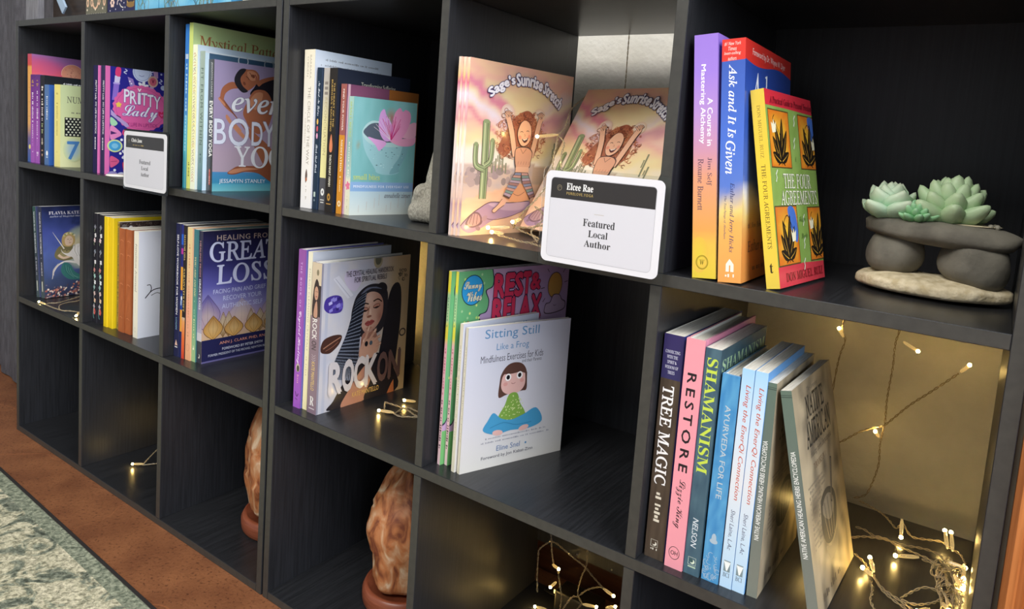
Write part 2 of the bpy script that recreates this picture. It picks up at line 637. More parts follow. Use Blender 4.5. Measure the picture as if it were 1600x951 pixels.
def rug():
    t = thing('rug', 'pale green and cream patterned rug with a dark edge on the brown floor', 'rug', (0.174, -0.094, 0))
    t.rotation_euler.z = math.radians(-2.2)
    m, nt, b = mat('rug_pile', '#8a9484', 0.95)
    tc = nt.nodes.new('ShaderNodeTexCoord')
    def nz(scale, det, dist, rough=0.6):
        n = nt.nodes.new('ShaderNodeTexNoise')
        n.inputs['Scale'].default_value = scale
        n.inputs['Detail'].default_value = det
        n.inputs['Distortion'].default_value = dist
        n.inputs['Roughness'].default_value = rough
        nt.links.new(tc.outputs['Object'], n.inputs['Vector'])
        return n
    def rp(src, stops):
        r = nt.nodes.new('ShaderNodeValToRGB')
        els = r.color_ramp.elements
        for k, (p, c) in enumerate(stops):
            e = els[k] if k < 2 else els.new(p)
            e.position = p
            e.color = (*hx(c), 1)
        nt.links.new(src, r.inputs['Fac'])
        return r
    big = rp(nz(15, 4, 2.2).outputs['Fac'], [(0.34, '#5c6456'), (0.44, '#939985'), (0.50, '#cdc7a8'), (0.62, '#e2dabc')])
    fine = rp(nz(150, 4, 0.6).outputs['Fac'], [(0.34, '#6f7468'), (0.60, '#ffffff')])
    mx = nt.nodes.new('ShaderNodeMix')
    mx.data_type = 'RGBA'
    mx.blend_type = 'MULTIPLY'
    mx.inputs['Factor'].default_value = 0.8
    nt.links.new(big.outputs['Color'], mx.inputs['A'])
    nt.links.new(fine.outputs['Color'], mx.inputs['B'])
    # woven border: greener, even band along the edge
    sx = nt.nodes.new('ShaderNodeSeparateXYZ')
    nt.links.new(tc.outputs['Object'], sx.inputs[0])
    lt = nt.nodes.new('ShaderNodeMath')
    lt.operation = 'GREATER_THAN'
    lt.inputs[1].default_value = -0.030
    nt.links.new(sx.outputs['Y'], lt.inputs[0])
    bord = rp(nz(130, 3, 0.3).outputs['Fac'], [(0.36, '#5a6352'), (0.64, '#a3a890')])
    m2 = nt.nodes.new('ShaderNodeMix')
    m2.data_type = 'RGBA'
    nt.links.new(lt.outputs[0], m2.inputs['Factor'])
    nt.links.new(mx.outputs['Result'], m2.inputs['A'])
    nt.links.new(bord.outputs['Color'], m2.inputs['B'])
    nt.links.new(m2.outputs['Result'], b.inputs['Base Color'])
    bp = nt.nodes.new('ShaderNodeBump')
    bp.inputs['Strength'].default_value = 0.9
    bp.inputs['Distance'].default_value = 0.004
    nt.links.new(nz(220, 4, 0.4).outputs['Fac'], bp.inputs['Height'])
    nt.links.new(bp.outputs['Normal'], b.inputs['Normal'])
    bevel_box('pile', -1.2, -1.8, 0.0005, 1.15, -0.006, 0.008, m, t, 0.002)
    bevel_box('edge_binding', -1.2, -0.006, 0.0005, 1.15, 0.0, 0.007, mat('dark_binding', '#1f1a18', 0.9)[0], t, 0.001)


rug()


# ------------------------------------------------------------------ books
_BOOKS = {}


def cover_mesh(t, w, h, hard, cov, spine, back):
    mb = MB()
    if not hard:
        ct, r = 0.0004, min(0.0012, t * 0.28)
        out = [(0, w), (0, r), (r * 0.3, r * 0.3), (r, 0), (t - r, 0), (t - r * 0.3, r * 0.3), (t, r), (t, w)]
        inn = [(ct, w), (ct, r), (ct + r * .3, ct + r * .3), (r, ct), (t - r, ct), (t - ct - r * .3, ct + r * .3), (t - ct, r), (t - ct, w)]
        cols = [back, back, spine, spine, spine, cov, cov]
        z0, z1 = 0.0, h
    else:
        ct, g = 0.0022, 0.0013
        out = [(0, w), (0, 0.009), (g, 0.007), (0, 0.005), (0, 0.0012), (t * .12, 0.0003), (t * .5, 0), (t * .88, 0.0003), (t, 0.0012), (t, 0.005), (t - g, 0.007), (t, 0.009), (t, w)]
        inn = [(ct, w), (ct, 0.009), (ct + g * .6, 0.007), (ct, 0.005), (ct, 0.003), (t * .2, 0.0026), (t * .5, 0.0024), (t * .8, 0.0026), (t - ct, 0.003), (t - ct, 0.005), (t - ct - g * .6, 0.007), (t - ct, 0.009), (t - ct, w)]
        cols = [back] * 4 + [spine] * 4 + [cov] * 4
        z0, z1 = 0.0, h
    for i in range(len(out) - 1):
        a, b, c, d = out[i], out[i + 1], inn[i], inn[i + 1]
        col = cols[i]
        mb.face([(*a, z0), (*b, z0), (*b, z1), (*a, z1)], col)
        mb.face([(*d, z0), (*c, z0), (*c, z1), (*d, z1)], '#efece4')
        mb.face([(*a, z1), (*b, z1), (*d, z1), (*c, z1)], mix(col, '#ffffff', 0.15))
        mb.face([(*b, z0), (*a, z0), (*c, z0), (*d, z0)], col)
    for a, c, k in ((out[0], inn[0], 0), (inn[-1], out[-1], -1)):
        mb.face([(*a, z1), (*c, z1), (*c, z0), (*a, z0)], cols[k])
    return mb


def book(label, x, y, z, t, w, h, yaw=0.0, lean=0.0, hard=False, cov='#ffffff', spine=None, back=None, sart=None, cart=None,
         gloss=False, group=None, key=None, pages=True, mtx=None):
    root = thing('hardcover_book' if hard else 'paperback_book', label, 'book', (x, y, z), group)
    R = Matrix.Rotation(math.radians(-yaw), 4, 'Z') @ Matrix.Rotation(math.radians(-lean), 4, 'Y')
    root.matrix_world = mtx if mtx else Matrix.Translation((x, y, z + 0.0001)) @ R
    spine, back = spine or cov, back or spine or cov
    m = M_GLOSS if gloss else M_MATTE
    if key and key in _BOOKS:
        made = {}
        for nm, data, par in _BOOKS[key]:
            o = bpy.data.objects.new(nm, data)
            COL.objects.link(o)
            o.parent = made.get(par, root)
            made[nm] = o
        return root
    rec = []
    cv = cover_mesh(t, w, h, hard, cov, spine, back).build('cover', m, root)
    rec.append(('cover', cv.data, None))
    pg = MB()
    if hard:
        pg.box(0.0024, 0.0030, 0.003, t - 0.0024, w - 0.0035, h - 0.003)
    else:
        pg.box(0.00045, 0.0013, 0.0002, t - 0.00045, w - 0.0003, h - 0.0003)
    po = pg.build('page_block', M_PAGE, root, color=False)
    rec.append(('page_block', po.data, None))
    if sart:
        A = Art(t * 1000, h * 1000)
        A.rect(0, 0, A.w, A.h, spine)
        sart(A)
        o = A.build('spine_print', m, cv, lambda u, v, d: (u, -d, v))
        rec.append(('spine_print', o.data, 'cover'))
    if cart:
        A = Art(w * 1000, h * 1000)
        A.rect(0, 0, A.w, A.h, cov)
        cart(A)
        off = 0.0
        o = A.build('cover_print', m, cv, lambda u, v, d: (t + d + off, u, v))
        rec.append(('cover_print', o.data, 'cover'))
    if key:
        _BOOKS[key] = rec
    return root


def moon_logo(A, cx, cy, s, col, bgc):
    A.line([(cx - s, cy - s), (cx + s, cy - s), (cx + s, cy + s), (cx - s, cy + s)], 0.35, col, close=True)
    A.ell(cx + .1 * s, cy - .1 * s, .62 * s, .62 * s, col)
    A.ell(cx - .2 * s, cy + .15 * s, .52 * s, .52 * s, bgc)


GA = 'books standing in the top left cell'

# ---- left shelf, top row, first cell
def c_oracle(A):
    A.grid(0, 0, A.w, A.h, 14, 30, lambda u, v: ramp([(60, '#3d4a86'), (110, '#e9a05f'), (165, '#e8936b'), (192, '#d5566c'), (212, '#b9578c'), (226, '#9a6aa6')],
           v + 14 * (noise.noise((u * .03, v * .04, 0))) + u * 0.10))
    A.ell(78, 192, 22, 21, '#e2a88c', c2='#d98f77')
    A.ring(78, 192, 22, 21, 0.8, '#f0cbb0', a0=20, a1=190)
    rnd = random.Random(3)
    for k in range(26):
        a, r = rnd.uniform(0, 6.28), rnd.uniform(2, 18)
        A.ell(76 + r * math.cos(a), 192 + r * math.sin(a), rnd.uniform(.8, 2.2), rnd.uniform(.6, 1.4), '#c27e70', n=7)


def s_oracle(A):
    A.grad(0, 0, A.w, A.h, [(0, '#4a6cb0'), (.22, '#7a6a98'), (.36, '#e8b070'), (.88, '#efad5c'), (.9, '#d8574f'), (1, '#c9566f')])
    A.ell(A.w * .5, 32, 5, 5, '#f0dc8a', n=12)
    for k in range(4):
        A.rect(1, 66 + k * 30, A.w - 1, 66.6 + k * 30, '#c98a48')


book('tall box-like book with a red and violet sunset cover behind the purple spines', .020, .0145, Z1, .0195, .165, .226, cov='#c05a72', spine='#efad5c', back='#8a4a7a', sart=s_oracle, cart=c_oracle, group=GA)


def s_purple(sd):
    def f(A):
        A.grad(0, 0, A.w, A.h, [(0, '#a65ab8'), (.45, '#9a4caa'), (.8, '#7a3591'), (1, '#5c2a76')])
        A.greek(A.w * .30, 92, A.w * .62, 150, '#efe3f0', 16, 1, sd)
        A.greek(A.w * .30, 50, A.w * .62, 88, '#e2cfe8', 10, 1, sd + 1)
        A.greek(A.w * .25, 158, A.w * .68, 172, '#c9a24a', 4, 1, sd + 2)
        A.greek(A.w * .30, 14, A.w * .70, 24, '#e8d4ec', 3, 1, sd + 3)
        A.greek(A.w * .35, 34, A.w * .55, 48, '#c79ad2', 6, 1, sd + 4)
    return f


book('left one of the two purple spines with white lettering', .041, .012, Z1, .021, .13, .183, cov='#7b4a96', spine='#8b3f9f', sart=s_purple(1), group=GA)
book('right one of the two purple spines with white lettering', .0635, .012, Z1, .0215, .13, .183, cov='#6f55a8', spine='#8b3f9f', sart=s_purple(5), group=GA)


def s_black(A):
    for k, (a, b, c) in enumerate(((120, 160, '#f0e6d8'), (88, 117, '#f1dfe0'), (60, 84, '#b8c48c'), (38, 56, '#e6d7c2'), (16, 30, '#e9b79a'))):
        A.greek(A.w * .30, a, A.w * .66, b, c, 8, 1, 40 + k)


def c_black(A):
    A.greek(34, 166.5, 100, 170, '#dfe3e8', 34, 0, 3)
    A.greek(46, 160, 100, 163, '#b9bec6', 26, 0, 4)


book('black book with a coloured spine title, its dark cover showing above the blue book', .0865, .012, Z1, .021, .132, .182, cov='#151a24', spine='#1b1620', sart=s_black, cart=c_black, group=GA)


def s_blue(A):
    A.greek(A.w * .45, 92, A.w * .75, 140, '#ffffff', 13, 1, 9)
    A.ell(A.w * .6, 24, 4.2, 5.2, '#ffffff')
    A.rect(A.w * .4, 15, A.w * .8, 17, '#dfe8f5')


book('blue book with a white badge low on its spine', .1085, .0115, Z1, .019, .115, .163, cov='#2f5fae', spine='#5577aa', sart=s_blue, group=GA)


def c_numbers(A):
    A.grad(0, 0, A.w, A.h, [(0, '#e9eab4'), (.5, '#d7e0a8'), (1, '#c8d6a4')])
    A.text('NUMEROLOGY', 12, 129, 110, 142, '#5c5f56', 'roman')
    A.greek(20, 108, 60, 112, '#6a6d63', 14, 0, 5)
    A.rect(8, 62, 68, 100, '#14171c')
    for j in range(7):
        for i in range(9):
            A.ell(11.5 + i * 7 + (3.5 if j % 2 else 0), 65.5 + j * 5.3, 2.1, 1.9, '#d9dcc6', n=8)
    A.ell(24, 36, 19, 25, '#9cc4e6', c2='#d7e0a8')
    A.text('7', 13, 16, 35, 52, '#4f87c4', 'ital', off=0.01)


def s_numbers(A):
    A.grad(0, 0, A.w, A.h, [(0, '#efe392'), (1, '#eee07e')])
    A.greek(A.w * .35, 62, A.w * .6, 128, '#b9a557', 22, 1, 2)
    A.greek(A.w * .3, 142, A.w * .65, 148, '#b9a557', 3, 1, 3)
    A.greek(A.w * .3, 26, A.w * .65, 30, '#b9a557', 3, 1, 4)


book('pale yellow book with a black hexagon pattern and a blue figure seven', .151, .0125, Z1, .026, .115, .164, cov='#d7e0a8', spine='#eee082', sart=s_numbers, cart=c_numbers, group=GA)

GA = 'books standing in the second top cell'


def s_pritty(A):
    A.rect(0, 0, A.w, A.h, '#2b2550')
    A.text('PRITTY Lady  MY LIFE IN LIPSTICK', A.w * .34, 74, A.w * .74, 174, '#f2eef4', 'bold', -90, res=1)
    A.greek(A.w * .34, 42, A.w * .74, 68, '#f2eef4', 9, 1, 6)


def c_pritty(A):
    A.rect(0, 0, A.w, A.h, '#2f2c92')
    A.rect(0, 0, 8.5, A.h, '#e272b4')
    pk, dk = '#e467a8', '#3a2a78'
    # lipstick, top left
    A.poly([(15, 172), (25, 172), (22, 140), (12, 140)], '#8f6fd0')
    A.poly([(17, 186), (27, 184), (25, 172), (16, 173)], '#d9d2f4')
    A.poly([(19, 200), (25, 202), (28, 198), (26, 185), (18, 187)], '#e8467e', True)
    A.rect(14, 170, 26, 173, '#b8a4e6')
    # nail file with stars
    A.poly([(40, 186), (50, 183), (60, 150), (50, 148)], '#a184cc')
    for q in ((44, 178), (50, 168), (55, 158), (47, 174), (52, 160)):
        A.ell(*q, 1.6, 1.6, '#f2f0ff', n=7)
    # compact
    A.ell(67, 198, 18, 19, '#d6e2ff')
    A.ring(67, 198, 15, 16, 0.7, '#7a8ed0')
    A.ring(66, 193, 5, 3, .8, '#5a62b0', a0=200, a1=340)
    # watch
    A.poly([(88, 206), (97, 206), (98, 190), (90, 188)], '#c8a0cc')
    A.ell(88, 182, 10, 11, '#d8b7a4')
    A.ell(88, 182, 7, 8, '#d86a80')
    A.text('v', 85.5, 179, 90.5, 186, '#7d1f48', 'bold')
    A.poly([(82, 172), (90, 172), (88, 160), (80, 164)], '#c8a0cc')
    # flower
    for k in range(6):
        a = k * 60 + 20
        A.ell(69 + 6.5 * math.cos(math.radians(a)), 170 + 6.5 * math.sin(math.radians(a)), 5, 3, '#f4f6ff', a, 10)
    A.ell(69, 170, 3, 3, '#b9b4d8', n=10)
    A.ring(84, 158, 4.5, 4.5, 2.2, '#a9b0e2')
    for q, r in (((34, 160), 2.6), ((100, 150), 2.4), ((108, 172), 5), ((112, 140), 2), ((16, 204), 2), ((104, 198), 2)):
        A.ell(*q, r, r, '#c9d4f4', n=9)
    for q in ((35, 200), (102, 188), (84, 204)):
        A.line([q, (q[0] + 4, q[1] - 3), (q[0] - 2, q[1] - 6), (q[0] + 3, q[1] - 9)], 1.5, '#dfe3ff', True)
    A.poly([(106, 152), (118, 150), (114, 166)], '#b48cb4')
    # scalloped plaque
    pts = []
    for k in range(26):
        a = 2 * math.pi * k / 26
        for d, s in ((0, 1.0), (.5, 1.05)):
            b = a + d * 2 * math.pi / 26
            pts.append((66 + 51 * s * math.cos(b), 128 + 43 * s * math.sin(b)))
    A.poly(pts, pk)
    A.line([(66 + 47 * math.cos(k * .2), 128 + 39 * math.sin(k * .2)) for k in range(32)], .5, '#b83c84')
    for ch, u0, v0, u1, v1 in (('P', 34, 138, 44, 162), ('R', 45, 136, 57, 160), ('I', 60, 136, 64, 158), ('T', 66, 135, 77, 158), ('T', 78, 133, 89, 156), ('Y', 90, 130, 103, 154)):
        A.text(ch, u0, v0, u1, v1, '#f6f2ff', 'bold', outline='#7a4a9a')
    A.text('v', 58.5, 160, 65.5, 166, '#ffffff', 'bold')
    A.text('Lady', 31, 103, 98, 133, '#f2f4ff', 'script', outline='#8a5ab0', res=3)
    A.text('MY LIFE IN LIPSTICK', 35, 93, 98, 100, '#a02f7c', 'sans', res=1)
    for k in range(5):
        a = math.radians(90 + k * 72)
        A.poly([(24 + 6 * math.cos(a), 132 + 6 * math.sin(a)), (24 + 4 * math.cos(a + 1.2), 132 + 4 * math.sin(a + 1.2)), (24, 132), (24 + 4 * math.cos(a - 1.2), 132 + 4 * math.sin(a - 1.2))], '#f2d25c')
    A.poly([(106, 112), (112, 120), (112, 127), (107, 125), (106, 122), (104, 125), (99, 125), (100, 118)], '#d62f66')
    A.poly([(106, 115), (110, 120), (106, 120), (102, 120)], pk)
    # mirror, lips, eye, lower ornaments
    A.poly([(10, 122), (20, 112), (40, 98), (44, 92), (38, 90), (24, 102), (10, 112)], '#b9a0d4')
    A.poly([(10, 108), (22, 98), (18, 92), (10, 94)], '#a9dcb4', True)
    A.line([(20, 112), (28, 108)], 1.6, '#20184e')
    A.poly([(10, 92), (24, 84), (30, 76), (22, 70), (10, 66)], '#e88cc4', True)
    A.poly([(10, 82), (22, 78), (10, 75)], '#4a2a6a')
    A.ell(40, 80, 9, 8, '#e0457f')
    A.poly([(36, 74), (50, 70), (54, 54), (40, 58)], '#e0457f', True)
    A.ell(18, 54, 14, 12, '#d7e6a0')
    A.ell(18, 54, 11, 9.5, '#4aa4d8')
    A.ell(18, 54, 6, 5, '#82c8ea')
    for k in range(7):
        a = k * 51
        A.ell(46 + 10 * math.cos(math.radians(a)), 38 + 10 * math.sin(math.radians(a)), 7, 3.6, '#eef0ff', a, 10)
    A.ell(46, 38, 5, 5, '#e8d072', n=10)
    A.poly([(10, 34), (22, 30), (26, 24), (18, 16), (10, 14)], '#e06090', True)
    A.line([(11, 24), (22, 25)], .8, '#7a1f58')
    A.poly([(32, 22), (40, 20), (44, 2), (36, 0)], '#e0405c', True)
    A.poly([(52, 44), (62, 44), (60, 0), (50, 0)], '#a4c4a8')
    for q in ((30, 66), (18, 8), (28, 40), (60, 60), (100, 70), (90, 50)):
        A.ell(*q, 2.6, 2.6, '#f2f4ff', n=8)
    A.ell(14, -2, 10, 8, '#9c92c8')
    A.ell(30, -2, 8, 6, '#d8dcf4')
    A.poly([(108, 84), (116, 98), (120, 96), (114, 76)], '#d8e6b0')
    A.line([(104, 90), (112, 96)], 2, '#1b1838')


book('left copy of the pink and navy cosmetics-patterned book, mostly hidden', .3056, .0165, Z1, .0172, .150, .202, cov='#e272b4', spine='#2b2550', sart=s_pritty, group=GA)
book('right copy of the pink and navy cosmetics-patterned book, cover in view', .3292, .0190, Z1, .0165, .150, .202, cov='#2f2c92', spine='#2b2550', sart=s_pritty, cart=c_pritty, group=GA, gloss=True)

GA = 'books standing in the third top cell'


def s_tallblue(A):
    A.grad(0, 0, A.w, A.h, [(0, '#46a9bd'), (.3, '#56b5c8'), (.5, '#4a86c4'), (1, '#2f78c8')])
    A.greek(A.w * .3, 60, A.w * .7, 205, '#a9cfe6', 26, 1, 3)
    A.rect(A.w * .15, 212, A.w * .85, 220, '#b8c8d8')
    A.rect(A.w * .55, 0, A.w * .75, 120, '#7fd0d8')


book('tall slim blue book standing leftmost beside the green one', .612, .020, Z1, .0112, .20, .268, cov='#2f86b8', spine='#3d8cc4', sart=s_tallblue, group=GA)


def c_mystic(A):
    A.grid(0, 0, A.w, A.h, 8, 20, lambda u, v: mix('#c6dc9a', '#a9c48c', .5 + .5 * noise.noise((u * .02, v * .02, 2))))
    A.text('Mystical Patterns', 11, 229, 190, 252, '#a2653f', 'roman', res=3)


def s_mystic(A):
    A.grad(0, 0, A.w, A.h, [(0, '#e2e87e'), (.6, '#d9e37a'), (1, '#c9d97a')])
    A.greek(A.w * .4, 20, A.w * .7, 44, '#6a6a2a', 8, 1, 3)


book('tall pale green book with a brown serif title along its top', .6235, .020, Z1, .0108, .20, .270, cov='#b9d092', spine='#d9e37a', sart=s_mystic, cart=c_mystic, group=GA)


def s_squig(A):
    A.grad(0, 0, A.w, A.h, [(0, '#f4f6dc'), (.5, '#f3eeb0'), (1, '#eef2d4')])
    rnd = random.Random(8)
    for k in range(46):
        v = 12 + k * 4.6
        c = rnd.choice(['#a08a86', '#c98a6a', '#8a9a9a', '#b0a89a', '#c9a85a', '#9a7a9a'])
        A.line([(A.w * .2, v), (A.w * .45, v + rnd.uniform(1, 5)), (A.w * .7, v + rnd.uniform(-2, 4))], .9, c, True)


book('white book with a squiggle-patterned cream spine beside the tall green one', .635, .020, Z1, .0135, .19, .235, cov='#eef3f4', spine='#f3f2cc', sart=s_squig, cart=lambda A: A.grad(0, 0, A.w, A.h, [(0, '#e4ece6'), (.7, '#dfeaf2'), (1, '#cfe2f2')]), group=GA)


def s_fit(A):
    A.grad(0, 0, A.w, A.h, [(0, '#4f7a88'), (.45, '#8fa49a'), (1, '#9fb0a2')])
    A.text('FIT FROM WITHIN', A.w * .22, 74, A.w * .74, 198, '#46584f', 'sans', -90, space=1.25)
    A.greek(A.w * .35, 44, A.w * .6, 60, '#3f5560', 5, 1, 2)


def c_fit(A):
    A.rect(0, 0, 7, A.h, '#d4eefc')
    A.rect(0, A.h - 2.5, A.w, A.h, '#d9e6ee')
    A.ring(68, A.h - 7, 9, 9, 1.6, '#cfd8dc')
    A.ring(118, A.h - 7, 9, 9, 1.6, '#b9c4ca')


book('grey-green book with widely spaced dark capitals on its spine', .6505, .0235, Z1, .0137, .18, .225, cov='#3d5c78', spine='#7d988f', sart=s_fit, cart=c_fit, group=GA)


def s_body(A):
    A.rect(0, 0, A.w, A.h, '#3b3a3a')
    A.text('EVERY BODY YOGA', A.w * .30, 56, A.w * .86, 146, '#f4f2ea', 'bold', -90)
    A.text('JESSAMYN STANLEY', A.w * .42, 152, A.w * .74, 208, '#cfccc4', 'sans', -90, res=1)
    A.rect(A.w * .40, 10, A.w * .62, 36, '#c24a34')
    A.greek(A.w * .44, 12, A.w * .58, 34, '#e8b0a0', 7, 1, 4)


def c_body(A):
    A.grad(0, 0, A.w, A.h, [(0, '#b7a4b0'), (.3, '#b49fb0'), (.55, '#a594b4'), (1, '#a99cc0')])
    sk, sd, sl = '#a8674a', '#7d4634', '#c98a68'
    A.grad(0, 0, A.w, 32, [(0, '#7cc4cc'), (.35, '#5fb2c8'), (.45, '#3f8fb4'), (1, '#4f8fc0')])
    # black top and torso
    A.poly([(79, 187), (92, 192), (112, 198), (124, 196), (124, 150), (96, 158), (65, 162), (72, 176)], '#25232b', True)
    A.poly([(77, 186), (100, 196), (124, 200), (124, 196), (106, 192), (88, 184), (80, 178)], sk, True)
    # arm over the head and hand behind
    A.poly([(36, 180), (25, 178), (14, 168), (11, 152), (16, 148), (20, 160), (30, 168), (44, 172)], sk, True)
    # bent leg: thigh, knee
    A.poly([(52, 132), (60, 152), (72, 170), (92, 172), (104, 160), (108, 140), (100, 112), (84, 98), (68, 104), (58, 118)], sk, True)
    A.poly([(64, 150), (74, 166), (88, 167), (84, 150), (74, 138)], sl, True)
    # shin held up to the hand
    A.poly([(9, 152), (14, 154), (24, 138), (40, 122), (60, 98), (80, 66), (96, 42), (112, 36), (112, 64), (100, 80), (84, 92), (68, 104), (50, 116), (34, 128), (22, 136), (12, 146)], sk, True)
    A.poly([(24, 126), (36, 112), (58, 92), (54, 88), (36, 104), (22, 120)], sl, True)
    # foot / hand cluster
    for k in range(4):
        A.ell(10 + k * 2.6, 150 - k * 2.4, 3.4, 1.7, sl, 130, 9)
    for k in range(4):
        A.ell(38 + k * 3, 112 - k * 3, 3.8, 1.7, sl, 140, 9)
    # head thrown back: face up, dark cap of hair
    A.poly([(42, 171), (36, 184), (40, 196), (48, 203), (60, 204), (72, 204), (80, 197), (80, 187), (72, 178), (62, 170), (50, 166)], sk, True)
    A.poly([(56, 203), (46, 203), (38, 194), (35, 184), (39, 174), (50, 165), (60, 168), (50, 176), (46, 188)], '#2c2a30', True)
    A.poly([(58, 200), (68, 202), (76, 198), (76, 190), (68, 186), (60, 190)], sl, True)
    A.line([(56, 192), (60, 190), (62, 187)], 1.0, '#3a1f1c')
    A.line([(62, 199), (65, 196), (66, 192)], 1.0, '#3a1f1c')
    A.poly([(66, 196), (71, 196), (72, 192), (68, 191)], sd, True)
    A.line([(72, 197), (75, 193), (74, 189)], 1.5, '#8a3a38')
    A.ell(53, 180, 2.4, 3.2, sd, 30, 10)
    # far leg, knee on the mat
    A.poly([(26, 30), (36, 38), (46, 42), (70, 43), (88, 44), (104, 60), (124, 60), (124, 10), (104, 18), (84, 30), (60, 33), (38, 28)], '#96573c', True)
    A.poly([(28, 31), (38, 37), (60, 40), (84, 38), (60, 35), (38, 30)], sl, True)
    A.text('every', 32, 122, 140, 156, '#eef0f6', 'serifi', res=3, outline='#7d7690', ow=0.015)
    for ch, u0, v0, u1, v1 in (('B', 2, 78, 22, 118), ('O', 27, 76, 63, 121), ('D', 69, 78, 89, 117), ('Y', 90, 78, 114, 119)):
        A.text(ch, u0, v0, u1, v1, '#e3e8f6', 'bold', res=4, off=-0.008, outline='#8f88a4', ow=0.014)
    for ch, u0, v0, u1, v1 in (('Y', 38, 42, 66, 75), ('O', 69, 40, 101, 76), ('G', 103, 40, 134, 76)):
        A.text(ch, u0, v0, u1, v1, '#f0f1f6', 'roman', res=4, off=.006)
    A.text('JESSAMYN STANLEY', 12, 12, 97, 20.5, '#f2f6f8', 'sans')


book('black-spined yoga book, cover with a woman stretching a leg under big white letters', .6662, .030, Z1, .0165, .138, .2125, 1.7, 0.6, cov='#a99cbc', spine='#3b3a3a', sart=s_body, cart=c_body, group=GA, gloss=True)

GB = 'books standing in the fourth top cell'


def s_circle(A):
    A.grad(0, 0, A.w, A.h, [(0, '#efece8'), (.6, '#ebe6dc'), (1, '#ece4cc')])
    A.text('BARBARA', A.w * .52, 183, A.w * .68, 216, '#b0a692', 'sans', -90, res=1)
    A.text("O'BRIEN", A.w * .26, 186, A.w * .42, 214, '#b0a692', 'sans', -90, res=1)
    A.text('THE CIRCLE OF THE WAY', A.w * .42, 62, A.w * .68, 172, '#9b9384', 'sans', -90, off=-0.006)
    A.greek(A.w * .2, 84, A.w * .3, 136, '#c5bca8', 20, 1, 4)
    A.poly([(A.w * .45, 36), (A.w * .6, 46), (A.w * .5, 56), (A.w * .38, 46)], '#6b5a52', True)
    A.ell(A.w * .5, 41, 2, 3, '#b06a4a', n=8)
    A.greek(A.w * .44, 12, A.w * .56, 32, '#b9b2a4', 8, 1, 7)


def c_circle(A):
    A.grad(0, 0, A.w, A.h, [(0, '#e4e4e8'), (.8, '#dfe4ee'), (1, '#d9e6f6')])
    A.greek(18, 210, 118, 213, '#8f959f', 44, 0, 3)
    A.greek(10, 202, 124, 205, '#8f959f', 50, 0, 4)
    A.greek(24, 194, 40, 197, '#9aa0aa', 7, 0, 5)


book('tall white book with pale grey capitals, leftmost in its cell', .9145, .0245, Z1, .0228, .1455, .2236, .5, .8, cov='#dfe4ee', spine='#ebe6dc', sart=s_circle, cart=c_circle, group=GB)


def s_navy(A):
    A.rect(0, 0, A.w, A.h, '#1d2f42')
    A.text('No Mud, No Lotus', A.w * .28, 132, A.w * .74, 180, '#dfe6ee', 'script', -90, res=1)
    for v, c in ((124, '#e0b45a'), (114, '#d05a62'), (104, '#e2a2c0')):
        A.ell(A.w * .45, v, 1.8, 4.2, c, n=10)
    A.text('Thich Nhat Hanh', A.w * .28, 52, A.w * .70, 92, '#dfe6ee', 'script', -90, res=1)
    A.rect(A.w * .25, 18, A.w * .62, 25, '#b9c8bc')
    A.greek(A.w * .3, 10, A.w * .6, 15, '#8fa0a8', 3, 1, 3)


book('slim navy book with script lettering and three petals on its spine', .9385, .026, Z1, .0095, .132, .199, cov='#20344e', spine='#1d2f42', sart=s_navy, group=GB)


def s_recon(A):
    A.rect(0, 0, A.w, 46, '#55555a')
    A.grad(0, 46, A.w, A.h, [(0, '#ece5a0'), (.5, '#e6dca4'), (.72, '#cfc8b4'), (1, '#b5b0ac')])
    for k in range(3):
        A.rect(A.w * .2, 176 - k * 7, A.w * .7, 180 - k * 7, '#8d857c')
    A.text('RECONCILIATION', A.w * .28, 78, A.w * .66, 158, '#b9ab82', 'sans', -90, res=1)
    A.ell(A.w * .5, 26, 3.6, 5.2, '#f2f2ee')
    A.ell(A.w * .5, 26, 1.4, 2.2, '#77777a', n=10)
    A.rect(A.w * .2, 14, A.w * .8, 15.4, '#d6d6d0')
    A.rect(A.w * .25, 10.5, A.w * .75, 12, '#d6d6d0')


book('slim grey and cream book with a white round emblem low on its spine', .949, .029, Z1, .0135, .132, .199, cov='#55555a', spine='#ece5a0', sart=s_recon, group=GB)


def s_heart(A):
    A.rect(0, 0, A.w, A.h, '#26211d')
    A.text('THE HEART OF THE', A.w * .56, 118, A.w * .74, 178, '#c9a558', 'bold', -90, res=1)
    A.text("BUDDHA'S TEACHING", A.w * .28, 112, A.w * .46, 182, '#c9a558', 'bold', -90, res=1)
    A.poly([(A.w * .5, 108), (A.w * .38, 102), (A.w * .3, 92), (A.w * .36, 84), (A.w * .62, 84), (A.w * .7, 92), (A.w * .6, 102)], '#d9825a', True)
    A.text('THICH NHAT HANH', A.w * .36, 36, A.w * .62, 80, '#efe9d2', 'bold', -90, res=1)
    A.ell(A.w * .48, 21, 3.4, 5.2, '#b98a3c')
    A.ell(A.w * .48, 21, 1.4, 2.4, '#3a2c1c', n=10)
    A.rect(A.w * .2, 11, A.w * .78, 12.2, '#c9954a')


def c_heart(A):
    A.rect(0, 0, A.w, A.h, '#1e2536')
    A.text('Transforming Suffering', 40, 175, 102, 183, '#b9b6a8', 'sans', res=1)


book('black and navy book with gold capitals and an orange vase on its spine', .9696, .0225, Z1, .0175, .130, .198, 4.0, .2, cov='#1e2536', spine='#26211d', sart=s_heart, cart=c_heart, group=GB)


